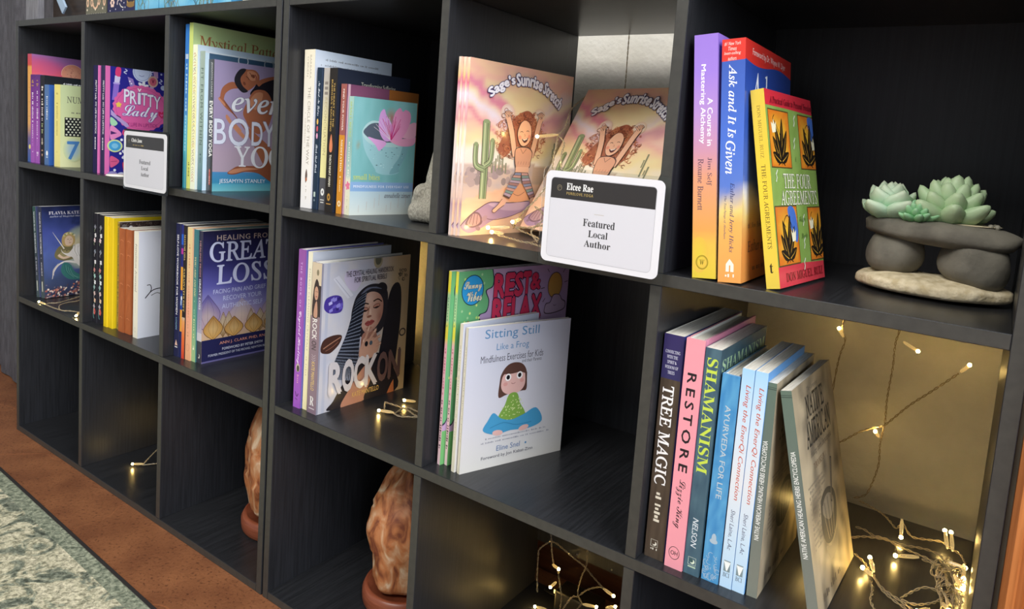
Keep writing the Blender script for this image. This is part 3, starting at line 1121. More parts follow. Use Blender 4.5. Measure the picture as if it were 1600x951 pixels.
def s_medit(A):
    A.rect(0, 0, A.w, 108, '#cf8a28')
    A.rect(0, 108, A.w, A.h, '#9c5a52')
    A.text('FIND YOUR POWER', A.w * .34, 114, A.w * .62, 170, '#f0e0d4', 'bold', -90, res=1)
    A.text('MEDITATION', A.w * .34, 58, A.w * .66, 102, '#f2e4c8', 'serif', -90, res=1)
    A.greek(A.w * .4, 30, A.w * .6, 52, '#f0dcb4', 9, 1, 2)
    A.ell(A.w * .5, 14, 3.6, 4.2, '#f0d9b0')
    A.ell(A.w * .5, 14, 1.6, 2.0, '#cf8a28', n=10)


def c_medit(A):
    A.rect(0, 0, A.w, A.h, '#a0622c')
    A.rect(0, 0, 74, A.h, '#7c4866')
    A.rect(2, 0, 6, A.h, '#c9a4b0')
    for k in range(7):
        a = 15 + k * 25
        c, s = math.cos(math.radians(a)), math.sin(math.radians(a))
        A.line([(34 + 7 * c, 149 + 6 * s), (34 + 11 * c, 149 + 11 * s)], 1.1, '#e2c2cc')
    A.ring(34, 148, 7, 5, 1, '#e2c2cc', a0=0, a1=180)
    A.rect(96, 152, 116, 154, '#e8d2b4')
    A.line([(116, 153), (106, 136)], 1.6, '#c98a6a')


book('orange and maroon book with the half-lotus cover behind the bowl book', .9912, .0245, Z1, .0122, .131, .177, 3.4, 0, cov='#7c4866', spine='#cf8a28', sart=s_medit, cart=c_medit, group=GB)


def s_bites(A):
    A.grad(0, 0, A.w, A.h, [(0, '#e9e8c8'), (.3, '#e4e6cc'), (.34, '#b8d2c8'), (.6, '#8fbcb4'), (1, '#a9d0c4')])
    A.text('SMALL BITES', A.w * .3, 106, A.w * .62, 154, '#b6cc6a', 'bold', -90, res=1)
    A.greek(A.w * .35, 52, A.w * .6, 100, '#eef0dc', 14, 1, 6)
    for k in range(5):
        a = k * 72 + 30
        A.ell(A.w * .5 + 3 * math.cos(math.radians(a)), 40 + 3.4 * math.sin(math.radians(a)), 3, 2.2, '#e57a9a', a, 9)
    A.greek(A.w * .4, 8, A.w * .56, 26, '#c9c494', 8, 1, 7)


def c_bites(A):
    W, H = A.w, A.h

    def wall(u, v):
        n = noise.noise((u * .03, v * .012, 5)) + .5 * noise.noise((u * .14, v * .03, 9))
        c = mix('#6fb0ae', '#8cc4c6', .5 + .6 * n)
        c = mix(c, '#b4693e', max(0, .9 - math.hypot((u - 60) / 14, (v - 138) / 16)) * .9)
        return mix(c, '#a9823e', max(0, .6 - math.hypot((u - 10) / 5, (v - 96) / 12)))
    A.grid(0, 0, W, H, 22, 40, wall)
    A.grad(0, 0, W, 33, [(0, '#dce2d8'), (1, '#bcd4dc')])
    A.rect(0, 33, W, 46, '#8cb0d8')
    # bowl
    A.poly([(15, 113), (16, 104), (18, 95), (23, 84), (31, 73), (38, 64), (40, 60), (50, 57), (66, 57), (77, 60), (78, 66), (86, 80), (92, 95), (95, 108), (90, 112), (55, 114), (20, 115)], '#9ccbd0', True)
    A.poly([(62, 58), (77, 61), (78, 67), (88, 84), (94, 104), (84, 104), (78, 84), (68, 70)], '#7fb2ba', True)
    A.poly([(15, 112), (18, 122), (26, 129), (36, 131), (60, 128), (84, 122), (95, 108), (80, 98), (50, 96), (26, 100)], '#b4d6d6', True)
    A.poly([(17, 113), (22, 122), (30, 127), (42, 128), (60, 124), (80, 118), (90, 108), (70, 103), (36, 103)], '#55606e', True)
    rnd = random.Random(5)
    for k in range(40):
        u, v = rnd.uniform(28, 86), rnd.uniform(62, 98)
        if abs(u - 57) < 14 + (v - 60) * .5:
            A.ell(u, v, rnd.uniform(.4, 1.6), rnd.uniform(.3, .8), rnd.choice(['#5d8a94', '#c2e0e0', '#4a6a72', '#b8dcdc']), n=6)
    # blossom
    A.poly([(24, 108), (36, 106), (50, 104), (54, 100), (46, 92), (42, 90), (36, 98)], '#e0a8dc', True)
    A.poly([(58, 106), (70, 100), (84, 98), (100, 101), (104, 112), (92, 110), (74, 108)], '#e8a4c4', True)
    A.poly([(78, 112), (92, 130), (104, 132), (104, 116), (96, 110)], '#eab0c8', True)
    A.poly([(62, 108), (62, 126), (66, 144), (74, 152), (79, 147), (84, 150), (92, 146), (93, 134), (86, 118), (76, 106)], '#ea9cc6', True)
    A.poly([(44, 112), (40, 126), (42, 142), (48, 148), (52, 140), (60, 130), (66, 116), (62, 106), (52, 104)], '#dca6e2', True)
    for k in range(16):
        a = math.radians(52 + k * 5)
        A.line([(62, 106), (62 + (20 + k % 4 * 5) * math.cos(a), 106 + (22 + k % 3 * 6) * math.sin(a))], .7, '#c8327a')
    for k in range(7):
        a = math.radians(95 + k * 9)
        A.line([(60, 106), (60 + 32 * math.cos(a), 106 + 32 * math.sin(a))], .45, '#f6e6f0')
    A.text('small bites', 4, 49, 46, 57, '#d3dc62', 'roman')
    A.text('MINDFULNESS FOR EVERYDAY USE', 5, 38, 96, 41.5, '#f0f4fa', 'bold', space=1.2, res=1)
    A.text('annabelle zinser', 55, 24, 100, 31, '#5a5560', 'ital', res=1)
    for k in range(9):
        A.line([(14 + k * 10.5 + (k * 7 % 5), 4 + k % 4 * 3), (14.4 + k * 10.5 + (k * 7 % 5), 14 + (k * 5 % 4) * 5)], .5, '#c9beb4')


book('teal book whose cover shows a stone bowl with a pink blossom', 1.0045, .0275, Z1, .0125, .1035, .161, 10.4, 0, cov='#7fbab8', spine='#dfe4c8', sart=s_bites, cart=c_bites, group=GB)

# ---------------------------------------------------------------- desert picture book
GD = 'copies of the desert girl picture book'


def c_desert(A):
    W, H = A.w, A.h

    def sky(u, v):
        n = noise.noise((u * .016, v * .035, 1)) * 1.2 + .5 * noise.noise((u * .05, v * .11, 4))
        b = v + 16 * n + (u - 95) * .05
        c = ramp([(70, '#ead9cc'), (92, '#f4e6d2'), (106, '#f4dc98'), (120, '#f2c498'), (132, '#eba596'), (144, '#efc3ac'), (156, '#efdcae'), (174, '#ecd294'), (186, '#ecc090'), (198, '#eaa68e'), (208, '#edbb8c'), (216, '#e9a888')], b)
        # magenta cloud bank sloping down from the top left, white-lilac edge under it
        d = v - (196 - u * .50) - 7 * noise.noise((u * .07, v * .07, 3))
        if u < 86:
            f = min(1, (86 - u) / 22)
            c = mix(c, '#d9688a', f * max(0, 1 - abs(d + 9) / 12) * 1.25)
            c = mix(c, '#ecdce8', f * max(0, 1 - abs(d + 30) / 10))
            c = mix(c, '#dd6e86', f * max(0, 1 - abs(d + 46) / 7))
        d2 = v - (132 + (u - 120) * .42) - 8 * noise.noise((u * .05, v * .06, 8))
        if u > 108:
            f = min(1, (u - 108) / 25)
            c = mix(c, '#c9798a', f * max(0, 1 - abs(d2) / 12) * .9)
            c = mix(c, '#dcc0c0', f * max(0, 1 - abs(d2 - 20) / 12) * .8)
        c = mix(c, '#fbf2e2', max(0, 1 - math.hypot((u - 76) / 34, (v - 96) / 16)) * .9)
        if v < 86 + 6 * noise.noise((u * .03, 0, 2)):
            g = noise.noise((u * .05, v * .09, 6))
            c = mix('#b9a4a2', '#d8b494', .5 + g)
            if u > 120:
                c = mix(c, '#b98a55', .6)
        p = 58 - abs(u - 80) * .10 + (u - 60) * .12
        if v < p:
            g = noise.noise((u * .04, v * .13, 11))
            c = mix('#efc294', '#e2a276', .5 + g)
        if v < 40 - (60 - u) * .55 if u < 60 else False:
            c = mix(c, '#d8b8b0', .4)
        if v < 20:
            c = mix(c, '#e3b086', .4)
        return mix(c, '#f6efe6', .16)
    A.grid(0, 0, W, H, 56, 62, sky)
    ink = '#4b3634'
    # far shrubs and little saguaros
    rnd = random.Random(4)
    for k in range(30):
        u = rnd.uniform(4, 84)
        A.ell(u, 70 + rnd.uniform(-8, 10), rnd.uniform(3, 8), rnd.uniform(3, 6), rnd.choice(['#a99494', '#b7a09a', '#9a8a86', '#c2a796']), n=9)
    for u, v, h in ((58, 84, 20), (52, 82, 12), (64, 82, 14), (70, 80, 9), (160, 92, 26), (168, 86, 16), (46, 80, 9)):
        A.line([(u, v - 4), (u, v + h)], 2.4, '#8a8a6c')
        A.line([(u - 3, v + h * .3), (u - 3, v + h * .7)], 1.6, '#8a8a6c')
    # saguaro
    for pts, wd in (([(33, 44), (33, 90), (32, 138)], 11), ([(33, 80), (20, 84), (17, 94), (17, 110)], 7), ([(33, 84), (42, 90), (44, 102), (44, 116)], 6.5)):
        A.line(pts, wd + 1.4, ink, True)
        A.line(pts, wd, '#93a276', True)
        A.line([(p[0] - wd * .2, p[1]) for p in pts], wd * .18, '#c2cc9c', True)
        A.line([(p[0] + wd * .22, p[1]) for p in pts], wd * .16, '#6a7a56', True)
        A.ell(pts[-1][0], pts[-1][1], wd * .5, 2.5, '#93a276', n=10)
    # rock ledge
    A.poly([(0, 12), (14, 24), (30, 33), (48, 40), (80, 39), (118, 41), (112, 30), (86, 22), (56, 18), (34, 8), (14, 3)], '#a98ba6', True)
    A.poly([(44, 38), (80, 38), (116, 40), (104, 30), (70, 30)], '#c4a6b8', True)
    A.line([(0, 12), (14, 24), (30, 33), (48, 40), (80, 39), (118, 41)], .9, ink, True)
    A.line([(40, 20), (58, 18), (86, 22), (112, 30)], .8, '#6a4a5c', True)
    A.poly([(70, 56), (92, 64), (118, 58), (126, 46), (100, 40), (78, 42)], '#eba878', True)
    A.line([(84, 52), (96, 48), (108, 53)], .7, '#9a5c44', True)
    # tortoise
    A.poly([(8, 13), (12, 22), (20, 28), (29, 27), (35, 20), (34, 13), (20, 9)], '#7a5c66', True)
    A.poly([(11, 14), (14, 21), (20, 26), (28, 25), (32, 19), (30, 14), (20, 11)], '#b38f92', True)
    for a, b in (((14, 14), (18, 25)), ((20, 12), (22, 26)), ((26, 13), (27, 25))):
        A.line([a, b], .7, ink)
    A.ell(39, 20, 5, 3.4, '#a58794', 25, 10)
    A.ell(29, 8, 4.4, 2.8, '#8f7684', -20, 9)
    A.ell(10, 10, 3.4, 2.2, '#8f7684', 20, 9)
    # girl: cloud of curls behind
    A.ell(67, 152, 12, 10, '#f4f0f2', c2='#eac8b4')
    A.ell(126, 152, 11, 9, '#f2ecec', c2='#e6c6a4')
    A.poly([(58, 116), (54, 104), (66, 96), (76, 104), (84, 110), (112, 108), (122, 104), (128, 116), (126, 132), (118, 148), (106, 156), (94, 154), (80, 146), (70, 134)], '#a9644a', True)
    for k in range(260):
        a = rnd.uniform(0, 6.28)
        r = 14 + 28 * rnd.random()
        u, v = 96 + r * 1.1 * math.cos(a) - 2, 124 + r * .95 * math.sin(a)
        if v < 94 or v > 154 or (v < 112 and 82 < u < 112):
            continue
        c = rnd.choice(['#7a3c2c', '#b8694a', '#d49a70', '#5a2c28', '#a5563e', '#c98058'])
        q = rnd.uniform(1.4, 3.8)
        A.ring(u, v, q, q * .8, .75, c, 7, rnd.uniform(0, 180), rnd.uniform(240, 420))
    sk = '#ecb898'
    # arms
    for pts in ([(84, 98), (80, 112), (76, 126), (71, 138), (67, 146)], [(114, 98), (118, 112), (122, 128), (125, 140), (128, 148)]):
        A.line(pts, 9.6, ink, True)
        A.line(pts, 8.2, sk, True)
        hx_, hy = pts[-1]
        A.ell(hx_, hy, 4.6, 4.4, sk, n=12)
        for k in range(5):
            a = math.radians(50 + k * 24)
            A.line([(hx_, hy), (hx_ + 8.4 * math.cos(a), hy + 8.4 * math.sin(a))], 2.4, ink)
            A.line([(hx_, hy), (hx_ + 8.0 * math.cos(a), hy + 8.0 * math.sin(a))], 1.6, sk)
    # face
    A.poly([(86, 130), (87, 120), (93, 112), (101, 111), (109, 117), (112, 127), (110, 138), (102, 145), (92, 142)], ink, True)
    A.poly([(86.7, 130), (87.7, 120.5), (93.4, 112.8), (101, 112), (108.4, 117.4), (111.2, 127), (109.4, 137.4), (102, 144), (92.4, 141)], sk, True)
    A.ell(90.5, 122, 3, 2.6, '#e6967e', n=10)
    A.ell(108, 124, 2.6, 2.6, '#e6967e', n=10)
    A.ring(93.5, 128, 2.6, 1.7, .8, ink, 8, 20, 160)
    A.ring(104.5, 129.5, 2.6, 1.7, .8, ink, 8, 20, 160)
    A.line([(98.5, 127), (100.5, 124.4), (98.5, 124)], .6, '#a5624e')
    A.poly([(94, 120.5), (100, 119.6), (106, 122.6), (104, 117.6), (99, 115.8)], '#5a2a2a', True)
    A.poly([(95.5, 120.2), (100, 119.6), (104.6, 121.8), (104, 120.4), (99, 118.4)], '#f6f2ee')
    for k in range(34):
        a = math.radians(rnd.uniform(20, 165))
        A.ring(98 + 13.5 * math.cos(a), 136 + 10 * math.sin(a), 2.4, 2, .8, rnd.choice(['#8c4a34', '#b8694a', '#c98058', '#74402e']), 7, rnd.uniform(0, 180), rnd.uniform(250, 420))
    # shirt, waist, striped leggings, feet
    A.poly([(83, 104), (90, 110), (108, 110), (116, 104), (114, 92), (112, 84), (98, 82), (86, 84)], ink, True)
    A.poly([(84, 104), (91, 109), (107, 109), (115, 103), (113, 92), (111, 85), (98, 83), (87, 85)], '#e0a586', True)
    A.line([(93, 108), (98, 102), (104, 108)], .7, ink)
    for k in range(5):
        A.line([(90 + k * 5, 88), (91 + k * 5, 92)], .5, '#a5604e')
    A.poly([(87, 85), (111, 85), (111, 76), (86, 76)], sk)
    legs = [[(86, 78), (98, 78), (97, 66), (88, 56), (79, 44), (67, 48), (76, 62)], [(97, 78), (110, 78), (118, 64), (127, 47), (117, 43), (110, 54), (100, 66)]]
    for s, lg in enumerate(legs):
        A.poly(lg, ink)
        cx = sum(p[0] for p in lg) / len(lg)
        cols = ['#8a93ad', '#c99a8e', '#7f9a94', '#b8a2b4', '#a87a74']
        for k in range(9):
            t0, t1 = k / 9, (k + .82) / 9
            if s == 0:
                f = lambda t, e: (ramp([(0, (86.8, 0, 0)), (.45, (76.6, 0, 0)), (1, (68, 0, 0))], t)[0] if e == 0 else ramp([(0, (97.2, 0, 0)), (.4, (96.6, 0, 0)), (.7, (88, 0, 0)), (1, (78.4, 0, 0))], t)[0], 77.2 - 30 * t + (2 if e == 0 else -1.5) * t)
            else:
                f = lambda t, e: (ramp([(0, (98, 0, 0)), (.4, (101, 0, 0)), (1, (117.6, 0, 0))], t)[0] if e == 0 else ramp([(0, (109.2, 0, 0)), (.45, (117, 0, 0)), (1, (126, 0, 0))], t)[0], 77.2 - 32 * t + (-1 if e == 0 else 2) * t)
            A.poly([f(t0, 0), f(t0, 1), f(t1, 1), f(t1, 0)], cols[(k + s) % 5])
    A.poly([(66, 44), (74, 42), (70, 36), (62, 32), (54, 27), (50, 30), (58, 36)], sk, True)
    A.line([(66, 44), (58, 36), (50, 30), (54, 27), (62, 32), (70, 36)], .7, ink, True)
    A.poly([(118, 44), (126, 46), (130, 40), (134, 36), (126, 34), (120, 38)], sk, True)
    # arched title
    def arc(u0, u1):
        def f(x, y):
            s = u0 + (u1 - u0) * x
            base = 163 + 25 * (1 - ((s - 98) / 64) ** 2)
            sl = -2 * 25 * (s - 98) / 64 ** 2
            d = math.hypot(1, sl)
            hgt = 14.5 * y
            return (s - sl / d * hgt, base - 1 + hgt / d)
        return f
    A.text("Sage's", 0, 0, 1, 1, '#f7f4fa', 'bold', outline='#3b3566', warp=arc(37, 76), off=.03, ow=0.05)
    A.text('Sunrise', 0, 0, 1, 1, '#f7f4fa', 'bold', outline='#3b3566', warp=arc(79, 124), off=.03, ow=0.05)
    A.text('Stretch', 0, 0, 1, 1, '#f7f4fa', 'bold', outline='#3b3566', warp=arc(127, 161), off=.03, ow=0.05)


def s_desert(A):
    A.grad(0, 0, A.w, A.h, [(0, '#e8d2c4'), (.18, '#b89aa4'), (.22, '#e3c4b4'), (.38, '#e8dcd8'), (.6, '#f2e0d0'), (.66, '#e0a2a4'), (.8, '#ead0d8'), (.86, '#d8788f'), (.9, '#ecc98c'), (1, '#f2dcc8')])


_kw = dict(t=.0042, w=.190, h=.2095, cov='#ecc79c', spine='#ecd8cc', sart=s_desert, cart=c_desert, gloss=True, group=GD, key='desert')
book('desert girl picture book, leftmost of the three upright copies, only its edge showing', 1.2095, .0098, Z1, yaw=5.0, **_kw)
book('desert girl picture book, middle of the three upright copies, only its edge showing', 1.2145, .0125, Z1, yaw=6.0, **_kw)
book('desert girl picture book with its whole cover in view, rightmost upright copy', 1.2190, .0150, Z1, yaw=8.0, **_kw)
# fourth copy lies back against the shelf edge, cover to the front
_r = Vector((math.cos(math.radians(-17.8)), math.sin(math.radians(-17.8)), 0))
_u = Vector((.0296, .092, .180)).normalized()
_n = _r.cross(_u).normalized()
_u = _n.cross(_r)
_o = Vector((1.2412, .1130, .6062))
_m = Matrix(((_n.x, _r.x, _u.x, _o.x - _n.x * .0042), (_n.y, _r.y, _u.y, _o.y - _n.y * .0042), (_n.z, _r.z, _u.z, _o.z - _n.z * .0042), (0, 0, 0, 1)))
book('desert girl picture book lying back at a slant behind the white card sign', 0, 0, 0, mtx=_m, **_kw)

# ---------------------------------------------------------------- sixth top cell
GC = 'books standing in the top right cell'


def s_alch(A):
    A.grad(0, 0, A.w, A.h, [(0, '#dcc23c'), (.14, '#e0b84a'), (.2, '#e0a052'), (.42, '#dc9a78'), (.52, '#c890a4'), (.68, '#b08ac8'), (.85, '#9a7ad2'), (1, '#9474cc')])
    A.ell(A.w * .3, 22, 9, 17, '#dcc43e', c2='#dfb648')
    A.text('Mastering Alchemy', A.w * .24, 126, A.w * .50, 199, '#f8f2fa', 'bold', -90)
    A.text('A Course in', A.w * .58, 124, A.w * .80, 168, '#f8f2fa', 'bold', -90)
    A.text('Jim Self', A.w * .56, 87, A.w * .80, 113, '#5c4258', 'roman', -90)
    A.text('Roxane Burnett', A.w * .20, 64, A.w * .44, 112, '#5c4258', 'roman', -90)
    A.ring(A.w * .42, 15, 5.6, 6.4, .8, '#9a8420')
    A.ring(A.w * .42, 15, 4.8, 5.6, .4, '#b39a30')
    A.text('W', A.w * .42 - 2.4, 12.6, A.w * .42 + 2.4, 17.4, '#6a5a18', 'roman')


book('thick violet to yellow book, leftmost of the three in the top right cell', 1.5178, .0067, Z1, .0226, .152, .2265, -1.0, 5.3, cov='#9a7ad2', spine='#a98cc8', sart=s_alch,
     cart=lambda A: A.grad(0, 0, A.w, A.h, [(0, '#d8b040'), (.3, '#d8a070'), (.6, '#a886c8'), (1, '#8e6cc8')]), group=GC)


def s_ask(A):
    A.grid(0, 0, A.w, A.h, 6, 40, lambda u, v: ramp([(0, '#e8a052'), (52, '#f0b05a'), (64, '#f0cf7a'), (74, '#bcb0a8'), (84, '#5a7ac8'), (130, '#4a70cc'), (200, '#3d5cb0')], v + 6 * noise.noise((u * .15, v * .05, 2)) - u * .25))
    A.poly([(0, 202), (A.w, 203), (A.w, A.h), (0, A.h)], '#d8382c')
    for k, s in enumerate(('#1 New York', 'Times', 'best-selling', 'authors')):
        A.text(s, A.w * (.10 if k % 2 == 0 else .26), 216 - k * 4.4, A.w * (.80 if k % 2 == 0 else .62), 219.5 - k * 4.4, '#f4dcd4', 'sansi', res=1)
    A.text('Ask and It Is', A.w * .32, 133, A.w * .66, 199, '#f4f6fc', 'serifi', -90)
    A.text('Given', A.w * .24, 100, A.w * .64, 130, '#f4f6fc', 'serifi', -90)
    A.text('Esther and Jerry Hicks', A.w * .42, 28, A.w * .66, 92, '#3a3c6a', 'ital', -90)
    A.text('The Teachings of Abraham', A.w * .20, 40, A.w * .32, 80, '#5a5a78', 'ital', -90, res=1)
    c = '#f6ead8'
    A.poly([(A.w * .34, 10), (A.w * .34, 17), (A.w * .5, 22), (A.w * .68, 17), (A.w * .68, 10)], c)
    A.rect(A.w * .48, 10, A.w * .54, 16, '#e8a052')
    A.greek(A.w * .30, 5, A.w * .74, 8, c, 4, 0, 3)


def c_ask(A):
    def f(u, v):
        n = noise.noise((u * .03, v * .03, 4))
        d = v - (84 + 16 * n - (u - 10) * .25)
        c = ramp([(-60, '#e89a4c'), (-34, '#eab060'), (-16, '#f4dc8a'), (-4, '#f6f0e0'), (3, '#c8d0e6'), (10, '#5574c4'), (60, '#3358b4'), (120, '#2c4aa0')], d)
        return c
    A.grid(0, 0, A.w, A.h, 24, 40, f)
    A.poly([(0, 205)] + [(k * A.w / 12, 204 - 3 * math.sin(k * .55)) for k in range(13)] + [(A.w, A.h), (0, A.h)], '#d8342c')
    A.text('Foreword by Dr. Wayne W. Dyer', 22, 208, 140, 216, '#f6e2da', 'sans', res=1)
    A.text('Ask', 20, 158, 86, 196, '#f4f6fc', 'roman')
    A.text('and It Is Given', 84, 158, 160, 178, '#f4f6fc', 'serifi')
    A.text('#1 New York Times best-selling authors', 18, 48, 150, 55, '#4a4450', 'ital', res=1)
    A.text('Esther and Jerry Hicks', 19, 24, 150, 38, '#4a3a40', 'roman')
    A.greek(34, 8, 120, 14, '#7a5a48', 20, 0, 5)


book('thick blue book with a red top band and an orange cloud at the foot', 1.5425, .0075, Z1, .0216, .164, .222, -.8, 4.9, cov='#3358b4', spine='#4a70cc', sart=s_ask, cart=c_ask, gloss=True, group=GC)


def s_four(A):
    A.grad(0, 0, A.w, A.h, [(0, '#e6c84c'), (.5, '#efce3a'), (1, '#e2c448')])
    A.text('DON MIGUEL RUIZ', A.w * .36, 118, A.w * .62, 166, '#9a7a2a', 'roman', -90, res=1)
    A.text('THE FOUR AGREEMENTS', A.w * .34, 36, A.w * .66, 112, '#5a4a1c', 'roman', -90, res=1)
    A.text('t', A.w * .36, 14, A.w * .62, 23, '#3a3014', 'serif')


def c_four(A):
    g = '#7fa04c'
    A.grid(0, 0, A.w, A.h, 14, 20, lambda u, v: mix('#7d9c48', '#93b25c', .5 + noise.noise((u * .06, v * .06, 7))))
    A.poly([(0, 0), (A.w, 0), (A.w, 17), (60, 19), (0, 19)], '#d8404c')
    A.poly([(0, A.h), (A.w, A.h), (A.w, 165), (50, 166), (0, 166)], '#d0303e')
    def panel(x0, y0, x1, y1, blue):
        A.rect(x0 - 1.2, y0 - 1.2, x1 + 1.2, y1 + 1.2, '#5a4a24')
        A.grid(x0, y0, x1, y1, 8, 10, lambda u, v: mix('#f0c43c', '#d8671e', max(0, min(1, 1.5 * max(abs(u - (x0 + x1) / 2) / (x1 - x0) * 1.3, abs(v - (y0 + y1) / 2) / (y1 - y0) * 1.3) - .1 + .3 * noise.noise((u * .1, v * .1, 3))))))
        cx = (x0 + x1) / 2
        if blue:
            A.poly([(x1 - 22, y1 - 2), (x1 - 6, y1 - 2), (x1, y1 - 22), (x1 - 4, y1 - 34), (x1 - 14, y1 - 26)], '#4a74c8', True)
        ink = '#241c14'
        for dx, dy, b in ((-17, 24, -5), (-11, 37, -4), (7, 42, 4), (17, 31, 5), (-19, 9, -5), (19, 10, 5)):
            q = Vector((dx, dy))
            nn = Vector((-dy, dx)).normalized() * 4.6
            m1, m2 = q * .45 + nn, q * .45 - nn
            A.poly([(cx, y0 + 4), (cx + m2.x, y0 + 4 + m2.y), (cx + dx, y0 + 4 + dy), (cx + m1.x, y0 + 4 + m1.y)], ink, True)
            A.line([(cx + dx * .1, y0 + 4 + dy * .1), (cx + dx * .5 + b * .2, y0 + 4 + dy * .5), (cx + dx * .86, y0 + 4 + dy * .86)], 1.0, '#d9a83c', True, taper=True)
        for sx in (-8, 0, 8):
            A.line([(cx, y0 + 5), (cx + sx, y0 + 1.5)], 1.2, ink)
        A.line([(cx, y0 + 30), (cx - 8, y1 - 12), (cx - 14, y1 - 8), (cx - 10, y1 - 4)] if not blue else [(cx - 4, y0 + 34), (cx - 8, y1 - 14), (cx + 2, y1 - 8), (cx + 12, y1 - 20)], .9, ink, True)
        fx, fy = (cx - 13, y1 - 14) if not blue else (cx + 14, y1 - 26)
        A.poly([(fx - 4, fy - 7), (fx - 6, fy + 3), (fx - 2, fy + 1), (fx, fy + 6), (fx + 2, fy + 1), (fx + 6, fy + 4), (fx + 4, fy - 6)], '#f6efcc')
    panel(5, 110, 52, 162, False)
    panel(78, 110, 125, 162, True)
    panel(3, 20, 54, 73, True)
    panel(84, 20, 125, 71, False)
    A.text('THE FOUR', 28, 90, 98, 104, '#f6f2dc', 'roman', outline='#5f8040', ow=.012)
    A.text('AGREEMENTS', 18, 74.5, 112, 88, '#f6f2dc', 'roman', outline='#5f8040', ow=.012)
    A.text('A Practical Guide to Personal Freedom', 10, 168.5, 118, 175, '#7a1a28', 'ital', res=1, off=.008)
    A.text('DON MIGUEL RUIZ', 16, 4.5, 112, 12.5, '#8a1c22', 'roman', res=1)
    for u, v in ((64, 150), (60, 128), (68, 54), (66, 32), (62, 12), (10, 96)):
        A.line([(u, v), (u + 2.5, v + 4), (u + 1, v + 7), (u + 5, v + 11)], 1.5, '#eef2da')
    for u, v, s in ((60, 116, 'A'), (60, 58, 'Wisdom'), (62, 42, 'Book')):
        A.text(s, u, v, u + (4 if s == 'A' else 16), v + 5, '#4a6a34', 'ital', res=1)


book('yellow-spined book leaning left, cover with four orange flower panels', 1.586, .0135, Z1, .0125, .118, .1805, 6.5, 11.3, cov='#8aa850', spine='#efce3a', sart=s_four, cart=c_four, gloss=True, group=GC)

# ---------------------------------------------------------------- second row
G1 = 'books standing in the left cell of the second row'


def s_magic(title, sd):
    def f(A):
        A.grad(0, 0, A.w, A.h, [(0, '#4a5a5e'), (.3, '#3e424f'), (1, '#34384f' if sd else '#3a5a52')])
        A.text(title, A.w * .22, 96, A.w * .66, 186, '#e2e0e6', 'serif', -90, res=1)
        A.greek(A.w * .3, 48, A.w * .58, 88, '#c9c7d2', 12, 1, 3 + sd)
        A.rect(A.w * .3, 14, A.w * .56, 36, '#cfd0c4')
    return f


